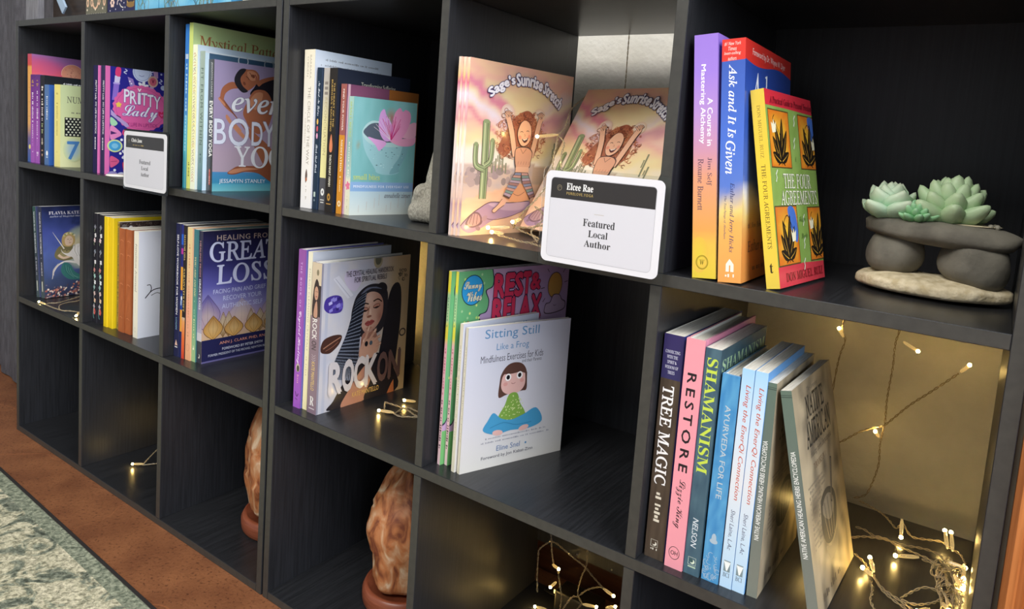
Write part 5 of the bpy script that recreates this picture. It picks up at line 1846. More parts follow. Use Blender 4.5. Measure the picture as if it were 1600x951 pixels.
book('left copy of the green tree and pink sky picture book, only a strip showing', 1.2045, .0220, Z2, .0052, .195, .2465, 11.5, cov='#b79ac4', spine='#eeb4bc', sart=s_rest, cart=c_rest, key='rest', group=G5)
book('right copy of the green tree and pink sky picture book, pink title in view', 1.2120, .0270, Z2, .0052, .195, .2465, 12.4, cov='#b79ac4', spine='#eeb4bc', sart=s_rest, cart=c_rest, key='rest', group=G5)


def c_sit(A):
    A.grad(0, 0, A.w, A.h, [(0, '#dedad2'), (.4, '#d6d6de'), (1, '#d0d4e4')])
    bl, dk = '#5a8fbc', '#4a4a58'
    A.text('Sitting Still', 24, 164, 106, 179, bl, 'sans', off=-.012, res=3)
    A.text('Like a Frog', 42, 149, 91, 160, bl, 'sans', off=-.01)
    A.text('Mindfulness Exercises for Kids', 20, 137, 115, 146, dk, 'sans', off=-.006)
    A.text('and their Parents', 82, 131.5, 113, 136, dk, 'sans', res=1)
    hair = '#5d4038'
    A.poly([(50, 90), (50, 108), (52, 120), (60, 130), (71, 133), (83, 130), (90, 121), (92, 108), (92, 95), (84, 94), (62, 92)], hair, True)
    A.poly([(51, 90), (64, 95), (60, 118), (51, 118)], hair)
    A.poly([(80, 96), (92, 95), (91.5, 118), (84, 118)], hair)
    A.poly([(52.5, 108), (55, 98), (63, 92.6), (72, 92), (82, 94), (88.6, 101), (89, 112), (84, 121), (58, 120)], '#e2b6ae', True)
    A.poly([(54, 120), (60, 124), (72, 126), (84, 124), (89, 117), (80, 120), (72, 121), (62, 119)], hair, True)
    A.poly([(56, 126), (72, 132), (86, 125), (80, 120), (62, 119)], hair, True)
    for u, v in ((62.5, 114.5), (80, 115.4)):
        A.ell(u, v, 4.6, 4.8, '#f6f4f2')
        A.ell(u, v, 2.6, 3.0, '#1c1a1e')
    A.ring(71, 107.5, 3.2, 2.2, .7, '#a06a64', a0=200, a1=340)
    A.ell(59, 106, 3.4, 2.6, '#dca098', n=10)
    A.ell(84, 108, 3.2, 2.6, '#dca098', n=10)
    # green patterned shirt, sitting cross-legged in blue trousers
    A.poly([(66, 92), (78, 92), (84, 78), (92, 66), (96, 52), (84, 56), (60, 56), (48, 50), (52, 66), (60, 78)], '#7fa84a', True)
    rnd = random.Random(1)
    for k in range(60):
        u, v = rnd.uniform(56, 88), rnd.uniform(58, 90)
        if abs(u - 72) < 8 + (92 - v) * .5:
            A.ell(u, v, 1, .8, '#cfe09a', n=6)
    A.poly([(44, 71), (56, 62), (72, 58), (90, 62), (110, 68), (121, 49), (100, 42), (72, 44), (50, 42), (30, 50), (36, 62)], '#4a9cc8', True)
    A.line([(40, 52), (60, 56), (80, 50), (104, 50)], .8, '#2f7aa4', True)
    A.ell(52, 44, 8, 3.6, '#e2b6ae', -8)
    A.ell(92, 44, 8, 3.6, '#e2b6ae', 8)
    A.greek(34, 37.5, 128, 39.6, '#9a9aa4', 44, 0, 2)
    A.greek(28, 32.5, 134, 34.6, '#9a9aa4', 50, 0, 3)
    A.text('Eline Snel', 52, 20, 88, 27, '#5a7aa8', 'sans')
    A.ell(97, 23, 1.5, 1.5, bl, n=10)
    A.text('Foreword by Jon Kabat-Zinn', 30, 10.5, 109, 16, dk, 'sans', res=1)


_kw = dict(t=.0058, w=.157, h=.183, cov='#d6d6de', spine='#e2dcc4', sart=lambda A: A.text('Sitting Still Like a Frog', A.w * .3, 40, A.w * .64, 160, '#a9a48e', 'sans', -90, res=1), cart=c_sit, gloss=True, group=G5, key='sit')
book('hidden copy of the pale blue cartoon girl book, its top edge showing behind', 1.2300, .0190, Z2, yaw=11.5, **{**_kw, 'w': .128, 'key': None, 'h': .1865})
book('pale blue book with a cartoon girl with brown hair sitting cross-legged', 1.2385, .0200, Z2, yaw=20.0, **_kw)

G6 = 'books standing in the right cell of the second row'


def s_tree(A):
    w = A.w
    A.grid(0, 0, w, A.h, 8, 24, lambda u, v: mix('#3f342a', '#55483a', .5 + noise.noise((u * .3, v * .03, 3))))
    A.grad(0, 187, w, A.h, [(0, '#33305c'), (1, '#332a5c')])
    for k, s in enumerate(('CONNECTING', 'WITH THE', 'SPIRIT &', 'WISDOM OF', 'TREES')):
        sh = (0, .1, .14, .04, .2)[k]
        A.text(s, w * (.12 + sh), 213 - k * 5.2, w * (.86 - sh), 216.2 - k * 5.2, '#dfe0ec', 'roman', res=1)
    A.text('TREE MAGIC', w * .16, 78, w * .72, 180, '#f2f0ee', 'roman', -90, res=3, off=.012)
    A.greek(w * .3, 38, w * .6, 70, '#d8d0bc', 8, 1, 3)
    moon_logo(A, w * .46, 16, 3.6, '#dcd8c8', '#4a3e32')
    A.greek(w * .28, 9, w * .66, 11, '#dcd8c8', 4, 0, 3)


book('brown-spined book with white serif capitals and a violet top, leftmost in its cell', 1.4939, .0140, Z2, .0208, .172, .232, .4, .2, cov='#2f4aa0', spine='#4a3e32', sart=s_tree, group=G6)


def s_restore(A):
    w = A.w
    A.rect(0, 0, w, A.h, '#eb9aa4')
    A.text('RESTORE', w * .24, 100, w * .72, 199, '#241c20', 'bold', -90, space=1.45, off=.004)
    A.text('Lizzie King', w * .22, 42, w * .74, 92, '#2a2024', 'script', -90)
    A.ring(w * .48, 16, 5.4, 6.4, .6, '#3a2a30', n=30)
    A.text('OH', w * .48 - 3.6, 13.8, w * .48 + 3.6, 18.2, '#3a2a30', 'bold', res=1)


book('pink hardcover book with black spaced capitals on its spine', 1.5172, .011, Z2, .0185, .160, .233, hard=True, cov='#d888a4', spine='#eb9aa4', sart=s_restore, group=G6)


def s_sham(A):
    w = A.w
    A.grid(0, 0, w, A.h, 6, 30, lambda u, v: mix('#3a5464', '#4f6c78', .5 + noise.noise((u * .2, v * .06, 3))))
    A.text('SHAMANISM', w * .16, 104, w * .84, 218, '#c4d84e', 'serif', -90)
    A.text('NELSON', w * .3, 28, w * .66, 58, '#d4dce0', 'sansi', -90, off=.01)
    moon_logo(A, w * .5, 14, 3.8, '#d8e4cc', '#3f5a5a')
    A.rect(w * .26, 7.5, w * .76, 9, '#b4c8b0')


def c_sham(A):
    A.grid(0, 0, A.w, A.h, 12, 20, lambda u, v: mix('#35505e', '#46626e', .5 + noise.noise((u * .06, v * .06, 3))))
    A.text('SHAMANISM', 5, 205, 138, 217, '#a9c89c', 'serif')


book('slate blue book with yellow-green capitals beside the pink hardcover', 1.5364, .0128, Z2, .0157, .142, .2275, .5, cov='#3c5664', spine='#46626e', sart=s_sham, cart=c_sham, group=G6)


def s_ayur(A):
    w = A.w
    A.grid(0, 0, w, A.h, 6, 30, lambda u, v: mix('#3f86bc', '#5a9fca', .5 + noise.noise((u * .2, v * .08, 5))))
    A.text('AYURVEDA FOR LIFE', w * .34, 84, w * .66, 176, '#b9c4c8', 'bold', -90, off=-.008, res=1)
    A.ell(w * .5, 44, 2.4, 5, '#a9bcc8', n=10)
    A.ell(w * .5, 41, 4, 2.6, '#a9bcc8', n=10)
    rnd = random.Random(4)
    for k in range(26):
        A.ring(w * rnd.uniform(.1, .9), rnd.uniform(2, 28), rnd.uniform(1.4, 3), rnd.uniform(1.4, 3), .6, '#9fb8cc', 9, rnd.uniform(0, 180), rnd.uniform(200, 400))


book('blue book with silver capitals and leaf ornament beside the slate one', 1.5543, .0145, Z2, .0168, .138, .206, hard=True, cov='#4a2c48', spine='#4c93c4', sart=s_ayur, group=G6)


def s_en(A):
    w = A.w
    A.grad(0, 0, w, A.h, [(0, '#b9d8f0'), (.2, '#c4dcec'), (.5, '#dcdfe2'), (.8, '#c6dcec'), (1, '#a4d0f0')])
    A.text('Living the EnerQi Connection', w * .30, 88, w * .80, 200, '#c4573c', 'sansi', -90, off=.006)
    A.text('Sheri Laine, L.Ac', w * .26, 38, w * .66, 78, '#4a4c6a', 'sansi', -90, off=.002)
    A.rect(w * .2, 16, w * .74, 27, '#7d9094')
    for k in range(5):
        A.line([(w * .47, 17), (w * (.24 + k * .115), 26)], 1.1, '#eef2ee')
    A.text('BCI', w * .2, 10.5, w * .74, 15, '#4a5a66', 'roman', res=1)


_kw = dict(t=.0116, w=.136, h=.2152, cov='#6aa8e6', spine='#c6dcec', sart=s_en, key='en', group=G6)
book('left one of two pale blue books with an orange-red slanted spine title', 1.5722, .0153, Z2, **_kw)
book('right one of two pale blue books with an orange-red slanted spine title', 1.5842, .0160, Z2, **_kw)


def s_nat(A):
    w = A.w
    A.grad(0, 0, w, A.h, [(0, '#7d8074'), (.5, '#687068'), (1, '#5f7264')])
    A.rect(0, A.h - 6.4, w, A.h - 5.6, '#3f4c44')
    A.rect(0, A.h - 4.6, w, A.h - 4.0, '#3f4c44')
    A.text('NATIVE AMERICAN HEALING HERBS ENCYCLOPEDIA', w * .22, 56, w * .66, 152, '#f0f0e8', 'bold', 90, off=-.012)


def c_nat(A):
    A.grid(0, 0, A.w, A.h, 26, 36, lambda u, v: mix(mix('#c6b696', '#a99a80', .5 + .9 * noise.noise((u * .035, v * .03, 3))), '#4a453f', max(0, .85 * (.35 + noise.noise((u * .06, v * .05, 9))) * (1 if 20 < u < 125 else .4))))
    ink = '#33322f'
    A.text('The Complete', 46, 194, 84, 200, '#5a544c', 'ital', res=1)
    A.text('NATIVE', 37, 172, 100, 192, ink, 'roman', res=3, off=.022)
    A.text('AMERICAN', 27, 146, 116, 168, ink, 'roman', res=3, off=.022)
    A.text('Healing Herbs Encyclopedia', 34, 134, 112, 142, '#5a544c', 'ital', res=1)
    A.text('7 BOOKS IN 1', 40, 123, 84, 129, '#6a4a34', 'roman', res=1)
    rnd = random.Random(12)
    for k in range(13):
        A.greek(14, 112 - k * 4.6, 60 + rnd.uniform(-8, 20), 115 - k * 4.6, '#7d7466', 16, 0, k)
    A.poly([(44, 80), (50, 92), (72, 96), (94, 88), (100, 74), (92, 56), (72, 46), (52, 50), (42, 64)], '#4a4844', True)
    A.poly([(50, 78), (58, 88), (74, 90), (90, 82), (88, 70), (70, 66)], '#8c867a', True)
    for k in range(7):
        A.line([(52 + k * 6, 88 - abs(k - 3)), (56 + k * 5, 68), (62 + k * 3, 50)], 1.1, '#24221f' if k % 2 else '#a59c8c', True)
    A.line([(84, 78), (92, 100), (99, 118)], 5, '#3f3c38', True)
    A.line([(84, 80), (91, 100), (98, 117)], 1.6, '#9a9284', True)
    A.poly([(48, 48), (70, 42), (92, 50), (88, 34), (60, 32)], '#9a8e78', True)
    A.greek(20, 9, 86, 16, '#5a5046', 12, 0, 77)


_kw = dict(t=.0098, w=.141, h=.207, cov='#b8a888', spine='#6a7268', sart=s_nat, cart=c_nat, key='nat', group=G6)
book('grey-spined parchment-coloured herb book standing upright by the pale blue books', 1.5976, .0178, Z2, yaw=.5, lean=1.0, **_kw)
book('grey-spined parchment-coloured herb book leaning left, apart from the row', 1.6541, .0175, Z2, yaw=1.5, lean=13.2, **_kw)


# ------------------------------------------------------------------ card signs on the shelf edge
def clear_sheet():
    m = bpy.data.materials.new('clear_acrylic')
    m.use_nodes = True
    nt = m.node_tree
    nt.nodes.remove(nt.nodes['Principled BSDF'])
    out = nt.nodes['Material Output']
    tr = nt.nodes.new('ShaderNodeBsdfTransparent')
    tr.inputs[0].default_value = (0.92, 0.94, 0.92, 1)
    gl = nt.nodes.new('ShaderNodeBsdfGlossy')
    gl.inputs['Roughness'].default_value = 0.08
    fr = nt.nodes.new('ShaderNodeFresnel')
    fr.inputs['IOR'].default_value = 1.5
    mx = nt.nodes.new('ShaderNodeMixShader')
    nt.links.new(fr.outputs[0], mx.inputs[0])
    nt.links.new(tr.outputs[0], mx.inputs[1])
    nt.links.new(gl.outputs[0], mx.inputs[2])
    nt.links.new(mx.outputs[0], out.inputs['Surface'])
    return m


M_CLEAR = clear_sheet()
M_CARD = attr_mat('laminated_card', 0.35, 0.5, 0.3)


def rounded(x0, y0, x1, y1, r, n=6):
    pts = []
    for cx, cy, a in ((x1 - r, y0 + r, -90), (x1 - r, y1 - r, 0), (x0 + r, y1 - r, 90), (x0 + r, y0 + r, 180)):
        for k in range(n + 1):
            t = math.radians(a + 90 * k / n)
            pts.append((cx + r * math.cos(t), cy + r * math.sin(t)))
    return pts


def slab(name, pts, y0, y1, m, parent, col):
    """plate in the x-z plane between depths y0 (front) and y1"""
    mb = MB()
    mb.face([(x, y0, z) for x, z in pts], col)
    mb.face([(x, y1, z) for x, z in pts[::-1]], col)
    for i in range(len(pts)):
        a, b = pts[i - 1], pts[i]
        mb.face([(a[0], y0, a[1]), (a[0], y1, a[1]), (b[0], y1, b[1]), (b[0], y0, b[1])], col)
    return mb.build(name, m, parent)


def sign(label, x, z, w, h, head, sub, lines, foot_white, tilt=0.0):
    t = thing('card_sign', label, 'sign', (x, -0.0128, z), 'card signs clipped to the shelf edge')
    slab('card', rounded(0, 0, w, h, .007), 0, .0008, M_CARD, t, '#dfdee1')
    slab('clear_sleeve', rounded(-.0045, -.0045, w + .005, h + .0035, .005), .0012, .0022, M_CLEAR, t, '#ffffff')
    A = Art(w * 1000, h * 1000)
    W, H = w * 1000, h * 1000
    A.poly(rounded(7, 6, W - 8, H - 7, 4.5), '#d2d1d6')
    A.poly(rounded(7, H - 28, W - 8, H - 7, 4.0), '#2f2c2b')
    A.rect(7, H - 28, W - 8, H - 22, '#2f2c2b')
    pts = rounded(6.6, 5.6, W - 7.6, H - 6.6, 4.8)
    A.line(pts, .35, '#a9a8ae', close=True)
    A.ring(17, H - 17, 2.6, 2.8, .4, '#8d8266')
    A.ring(17, H - 17, 1.3, 1.4, .35, '#8d8266', a0=0, a1=250)
    A.text(head, 25.5, H - 18.5, 25.5 + 31 * len(head) / 9, H - 11.5, '#f4f2ee', 'serif', off=.004)
    if sub:
        A.text(sub, 26, H - 23.4, 57, H - 20.6, '#b39a58', 'bold', res=1, space=1.3)
    else:
        A.greek(30, H - 24, 66, H - 21.6, '#b39a58', 14, 0, 5)
    if sub:
        A.line([(60, H - 40), (71, H - 40)], .5, '#b9b0a4')
    for s, (a, b, c, d) in lines:
        A.text(s, a, b, c, d, '#2a2829', 'serif')
    A.build('card_print', M_CARD, t, lambda u, v, d: (u, -d, v))
    # clip: lip that lies on the shelf top, upright behind the card
    zt = Z1 - z
    mb = MB()
    cx = w * .5
    mb.box(cx - .012, .0026, -.002, cx + .012, .0040, zt + .006, '#f2efe4')
    mb.build('clip_back', M_CLEAR if not foot_white else M_CARD, t)
    if foot_white:
        bm = bmesh.new()
        bmesh.ops.create_cone(bm, cap_ends=True, segments=28, radius1=.024, radius2=.0235, depth=.003)
        bmesh.ops.bevel(bm, geom=[e for e in bm.edges if abs(e.verts[0].co.z - e.verts[1].co.z) < 1e-6], offset=.0008, segments=2, affect='EDGES')
        f = from_bm('foot', bm, mat('white_foot_plastic', '#f2efe2', .4)[0], t)
        f.location = (-.088, .037, zt + .0017)
        b = MB()
        b.box(-.075, .033, zt + .0003, .0055 + cx, .0395, zt + .0022, '#f2efe2')
        b.box(cx - .006, .0036, zt + .0003, cx + .006, .0395, zt + .0022, '#f2efe2')
        b.build('foot_bar', M_CARD, t)
    else:
        b = MB()
        b.box(cx - .012, .0026, zt + .0003, cx + .012, .040, zt + .0016, '#f2efe4')
        b.build('clip_lip', M_CLEAR, t)
    return t


sign('small white card sign with a black header in the second top cell', .4835, .5875, .137, .0965, 'Chris Jane', '', (('Featured', (52, 43, 88, 50)), ('Local', (59, 33, 81, 39.5)), ('Author', (57, 22.5, 84, 29))), True)
sign('large white card sign with a black header before the slanted picture book', 1.3575, .592, .133, .0945, 'Elcee Rae', 'PURELOVE.YOGA', (('Featured', (48, 41.5, 84, 49)), ('Local', (55, 31, 77, 38)), ('Author', (51, 21, 81, 28))), False)


# ------------------------------------------------------------------ string lights
def sweep(mb, pts, r, n=5, col=(0.5, 0.5, 0.5)):
    rings = []
    for i, p in enumerate(pts):
        a, b = Vector(pts[max(0, i - 1)]), Vector(pts[min(len(pts) - 1, i + 1)])
        d = (b - a)
        d = d.normalized() if d.length > 1e-9 else Vector((0, 0, 1))
        u = d.cross(Vector((0.13, 0.21, 0.97)))
        u = u.normalized() if u.length > 1e-6 else Vector((1, 0, 0))
        v = d.cross(u)
        rings.append([Vector(p) + u * r * math.cos(2 * math.pi * k / n) + v * r * math.sin(2 * math.pi * k / n) for k in range(n)])
    for i in range(len(rings) - 1):
        for k in range(n):
            mb.face([rings[i][k], rings[i][(k + 1) % n], rings[i + 1][(k + 1) % n], rings[i + 1][k]], col)


def twisted(mb, pts, r=.00055, amp=.00085, pitch=.016):
    P_ = [Vector(p) for p in cat(pts, False, 10)]
    q = [P_[0]]
    for p in P_[1:]:
        if (p - q[-1]).length > .0012:
            q.append(p)
    if len(q) < 2:
        return
    for ph in (0, math.pi):
        out, s = [], 0
        for i, p in enumerate(q):
            if i:
                s += (p - q[i - 1]).length
            d = (q[min(len(q) - 1, i + 1)] - q[max(0, i - 1)]).normalized()
            u = d.cross(Vector((0.1, 0.2, 0.97))).normalized()
            v = d.cross(u)
            a = 2 * math.pi * s / pitch + ph
            out.append(p + (u * math.cos(a) + v * math.sin(a)) * amp)
        sweep(mb, out, r, 5)


def string_light(label, base, wires, bulbs, group='warm white string lights in the cells'):
    """wires: lists of world points; bulbs: (socket point, tip point)"""
    t = thing('string_light', label, 'string light', base, group)
    B = Vector(base)
    for w_ in wires:
        mb = MB()
        twisted(mb, [tuple(Vector(p) - B) for p in w_])
        mb.build('wire', M_WIRE, t, color=False, smooth=True)
    for a, b in bulbs:
        a, b = Vector(a) - B, Vector(b) - B
        d = (b - a).normalized()
        mb = MB()
        Lh = (b - a).length
        prof = [(0, .0011), (.25, .0021), (.55, .0021), (.8, .0018), (.93, .0014)]
        N = 8
        u = d.cross(Vector((.3, .2, .93))).normalized()
        v = d.cross(u)
        rg = [[a + d * (s * Lh) + (u * math.cos(2 * math.pi * k / N) + v * math.sin(2 * math.pi * k / N)) * r for k in range(N)] for s, r in prof]
        for i in range(len(rg) - 1):
            for k in range(N):
                mb.face([rg[i][k], rg[i][(k + 1) % N], rg[i + 1][(k + 1) % N], rg[i + 1][k]])
        mb.face(rg[0][::-1])
        o = mb.build('bulb', M_HUSK, t, color=False, smooth=True)
        bm = bmesh.new()
        bmesh.ops.create_icosphere(bm, subdivisions=2, radius=.0021)
        le = from_bm('led', bm, M_LED, o)
        le.location = b
    return t


zf = Z2 + .0036
string_light('string light end with two glowing bulbs under the fairy books', (.17, .02, Z2), [
    [(.135, .004, zf), (.127, .014, zf), (.133, .027, zf), (.118, .056, zf), (.112, .085, zf + .004)],
    [(.135, .004, zf), (.160, .004, zf), (.177, .005, zf), (.191, .006, zf), (.207, .009, zf), (.216, .018, zf), (.238, .026, zf)],
    [(.200, .006, zf), (.177, .012, zf), (.154, .024, zf), (.141, .044, zf), (.140, .060, zf), (.136, .075, zf + .003)]],
    [((.134, .003, zf + .001), (.108, .002, zf + .001)), ((.240, .024, zf + .002), (.262, .0075, zf + .001))])
zg = Z3 + .0036
string_light('string light with one bulb in the empty second cell of the bottom row', (.37, .08, Z3), [
    [(.3865, .078, zg), (.372, .110, zg + .012), (.350, .150, zg + .016), (.372, .200, zg), (.410, .240, zg), (.470, .255, zg)],
    [(.3865, .078, zg), (.400, .100, zg), (.43, .15, zg), (.50, .20, zg), (.55, .26, zg)]],
    [((.387, .080, zg + .002), (.3745, .0645, zg + .003)), ((.470, .155, zg + .002), (.455, .149, zg + .004)), ((.475, .222, zg + .002), (.460, .213, zg + .006)), ((.450, .180, zg + .004), (.442, .174, zg + .012))])  # last three bulbs added out of view to put a glow on the panel
string_light('tangle of string light beside the woman-covered hardcover', (1.06, .1, Z2), [
    [(1.055, .094, zf), (1.069, .092, zf), (1.080, .099, zf), (1.094, .110, zf), (1.13, .14, zf)],
    [(1.021, .108, zf + .004), (1.032, .117, zf), (1.047, .119, zf), (1.065, .116, zf), (1.088, .110, zf), (1.12, .12, zf)],
    [(1.040, .090, zf + .003), (1.030, .100, zf + .006), (1.022, .109, zf + .003)],
    [(1.057, .096, zf), (1.052, .114, zf), (1.056, .125, zf), (1.076, .124, zf), (1.11, .135, zf)],
    [(1.10, .125, zf), (1.06, .17, zf), (.985, .23, zf), (.940, .272, zf), (.915, .284, zf), (.880, .305, zf + .004), (.845, .318, zf + .02), (.832, .320, .35), (.836, .320, .42), (.832, .320, .49), (.838, .320, .57)]],
    [((1.055, .094, zf + .001), (1.034, .0845, zf + .001)), ((1.045, .15, zf), (1.033, .138, zf + .002)), ((.834, .320, .345), (.838, .324, .362)), ((.836, .320, .405), (.840, .324, .422)), ((.832, .320, .455), (.838, .324, .472)), ((.832, .320, .505), (.838, .324, .522)), ((.836, .320, .55), (.840, .324, .567))])  # bulbs behind the left unit are unseen extras, added to warm the wall strip
zh = Z1 + .0036
string_light('string light draped over the slanted desert girl picture book', (1.28, .05, Z1), [
    [(1.277, .3, .93), (1.278, .299, .86), (1.279, .298, .80), (1.281, .285, .793), (1.282, .250, .795), (1.270, .222, .790), (1.2655, .205, .778), (1.2625, .182, .762), (1.2715, .155, .737), (1.2725, .138, .726)],
    [(1.2725, .138, .726), (1.278, .128, .717), (1.284, .115, .704), (1.292, .100, .690), (1.300, .085, .672), (1.300, .060, .650), (1.288, .050, .632), (1.272, .058, .616), (1.2600, .072, .608)],
    [(1.2725, .138, .726), (1.286, .125, .722), (1.297, .115, .715), (1.303, .100, .700), (1.315, .085, .685)],
    [(1.257, .046, zh), (1.283, .036, zh), (1.307, .026, zh), (1.318, .026, zh), (1.345, .012, zh)],
    [(1.316, .027, zh), (1.300, .070, zh), (1.262, .085, zh + .004), (1.250, .08, zh + .012)],
    [(1.262, .073, .609), (1.285, .075, .612), (1.310, .060, .618), (1.330, .045, .612), (1.345, .030, .603)],
    [(1.300, .055, .640), (1.312, .06, .628), (1.305, .045, .612), (1.325, .03, .603)]],
    [((1.2725, .137, .7265), (1.2660, .100, .7220)), ((1.284, .030, .6145), (1.262, .018, .6120)), ((1.284, .052, .623), (1.275, .048, .619)), ((1.262, .050, zh + .002), (1.250, .042, zh + .003))])
string_light('string light hanging inside the bottom cell with the dark wood behind', (1.3, .22, .08), [
    [(1.262, .22, .151), (1.264, .22, .137), (1.267, .22, .118), (1.272, .22, .103), (1.279, .22, .098), (1.281, .22, .090), (1.285, .22, .075), (1.289, .22, .058), (1.288, .22, .036), (1.295, .215, zg)],
    [(1.264, .221, .137), (1.255, .221, .129), (1.244, .221, .116), (1.243, .221, .107), (1.244, .221, .072), (1.247, .22, .05)],
    [(1.264, .219, .137), (1.273, .219, .138), (1.286, .219, .134), (1.301, .219, .129), (1.323, .219, .122), (1.336, .219, .114), (1.355, .219, .103), (1.362, .219, .100)],
    [(1.324, .22, .150), (1.325, .22, .135), (1.324, .22, .121), (1.318, .22, .103), (1.315, .22, .078), (1.323, .22, .066)],
    [(1.318, .221, .076), (1.330, .221, .090), (1.352, .221, .104)],
    [(1.292, .215, .040), (1.300, .22, .058), (1.307, .22, .069), (1.318, .22, .074)],
    [(1.323, .22, .066), (1.312, .21, .045), (1.30, .19, .02), (1.29, .14, zg), (1.26, .10, zg)]],
    [((1.270, .219, .1035), (1.282, .217, .1025)), ((1.355, .219, .103), (1.372, .217, .1005)), ((1.325, .219, .066), (1.348, .216, .074)), ((1.278, .192, zg), (1.260, .187, zg + .003)), ((1.256, .238, zg), (1.240, .228, zg + .003)), ((1.268, .238, .066), (1.262, .232, .058)), ((1.36, .222, .075), (1.374, .222, .083))])  # two floor-level bulbs added for the glow spots on the left panel


def tangle(c, n, r, sd, z):
    rnd = random.Random(sd)
    out = []
    for k in range(n):
        a = rnd.uniform(0, 6.28)
        pts = []
        for q in range(6):
            a += rnd.uniform(.5, 1.4)
            rr = r * rnd.uniform(.35, 1)
            pts.append((c[0] + rr * .55 * math.cos(a), c[1] + rr * 1.25 * math.sin(a), z + rnd.uniform(0, .014)))
        out.append(pts)
    return out


string_light('big tangle of string light with many bulbs in the right cell of the second row', (1.72, .17, Z2), [
    [(1.650, .296, zf), (1.665, .289, zf), (1.679, .279, zf), (1.688, .266, zf), (1.696, .254, zf), (1.701, .246, zf + .012)],
    [(1.702, .246, zf + .012), (1.712, .246, zf), (1.725, .249, zf), (1.741, .256, zf), (1.751, .248, zf), (1.760, .240, zf), (1.764, .228, zf), (1.766, .215, zf + .004)],
    [(1.662, .199, zf), (1.671, .208, zf), (1.680, .213, zf), (1.690, .217, zf), (1.700, .218, zf), (1.711, .219, zf), (1.722, .224, zf), (1.735, .226, zf), (1.743, .221, zf), (1.748, .212, zf)],
    [(1.658, .223, zf), (1.667, .224, zf), (1.678, .217, zf), (1.690, .215, zf + .002), (1.701, .213, zf), (1.712, .210, zf), (1.722, .208, zf), (1.732, .206, zf), (1.739, .201, zf), (1.747, .195, zf)],
    [(1.727, .196, zf + .002), (1.737, .199, zf), (1.742, .198, zf), (1.749, .190, zf)],
    [(1.749, .215, zf + .004), (1.748, .199, zf + .004), (1.750, .176, zf + .004), (1.753, .160, zf), (1.757, .148, zf), (1.759, .133, zf), (1.760, .118, zf)],
    [(1.752, .214, zf + .004), (1.757, .201, zf), (1.759, .181, zf + .006), (1.760, .161, zf), (1.759, .143, zf + .004), (1.760, .126, zf)],
    [(1.668, .162, zf), (1.679, .150, zf), (1.687, .136, zf), (1.698, .117, zf), (1.707, .109, zf), (1.714, .105, zf), (1.721, .101, zf), (1.729, .095, zf)],
    [(1.690, .133, zf), (1.700, .112, zf), (1.712, .100, zf), (1.722, .094, zf), (1.735, .085, zf), (1.745, .070, zf)],
    [(1.718, .107, zf), (1.723, .121, zf), (1.733, .134, zf + .004), (1.743, .139, zf + .004), (1.752, .140, zf), (1.758, .133, zf)],
    [(1.718, .105, zf), (1.727, .105, zf), (1.735, .110, zf), (1.745, .123, zf), (1.750, .135, zf), (1.757, .150, zf)],
    [(1.690, .119, zf), (1.694, .101, zf), (1.695, .084, zf), (1.701, .070, zf), (1.712, .052, zf)],
    [(1.760, .200, zf), (1.766, .186, zf + .004), (1.764, .170, zf + .002), (1.766, .155, zf)]] + tangle((1.752, .165), 5, .026, 5, zf) + tangle((1.757, .125), 4, .022, 6, zf), [
    ((1.701, .245, zf + .016), (1.7035, .228, zf + .003)), ((1.724, .196, zf + .003), (1.7035, .184, zf + .002)), ((1.7475, .232, zf + .006), (1.7425, .256, zf + .014)),
    ((1.7525, .230, zf + .006), (1.7485, .254, zf + .015)), ((1.690, .133, zf + .003), (1.6835, .149, zf + .008)), ((1.690, .126, zf + .002), (1.6800, .131, zf + .004)),
    ((1.747, .207, zf + .003), (1.7655, .205, zf + .004)), ((1.764, .200, zf + .010), (1.765, .183, zf + .003)), ((1.762, .176, zf + .004), (1.7655, .165, zf + .004)),
    ((1.757, .165, zf + .012), (1.7655, .152, zf + .008)), ((1.750, .120, zf + .004), (1.757, .106, zf + .006)), ((1.742, .100, zf + .004), (1.733, .088, zf + .004))])
yw = .300
string_light('string light trailing down the cream wall behind the right open cell', (1.666, yw, .41), [
    [(1.669, yw, .540), (1.668, yw, .522), (1.666, yw, .509), (1.6665, yw, .481), (1.665, yw, .441), (1.666, yw, .411), (1.664, yw, .384), (1.665, yw, .356), (1.658, yw - .001, .322), (1.650, yw - .001, .312), (1.642, yw - .001, .3085)],
    [(1.60, yw, .362), (1.621, yw, .374), (1.640, yw, .392), (1.657, yw, .403), (1.667, yw - .002, .410), (1.688, yw, .438), (1.706, yw, .458), (1.722, yw, .476), (1.734, yw, .490)],
    [(1.610, yw, .540), (1.606, yw, .515), (1.611, yw, .500), (1.606, yw, .47), (1.60, yw, .362)]],
    [((1.674, yw - .001, .5135), (1.6905, yw - .003, .5060)), ((1.735, yw, .491), (1.7425, yw - .001, .5015)), ((1.662, yw - .002, .3925), (1.6575, yw - .004, .3990)), ((1.609, yw - .002, .505), (1.603, yw - .003, .515))])
# one more end behind the parchment book, glowing on its cover
string_light('string light bulb hidden between the two parchment herb books', (1.64, .17, Z2), [[(1.665, .20, zf), (1.650, .19, zf), (1.640, .17, zf + .01), (1.632, .165, zf + .03)]],
             [((1.632, .165, zf + .03), (1.624, .150, zf + .042))])


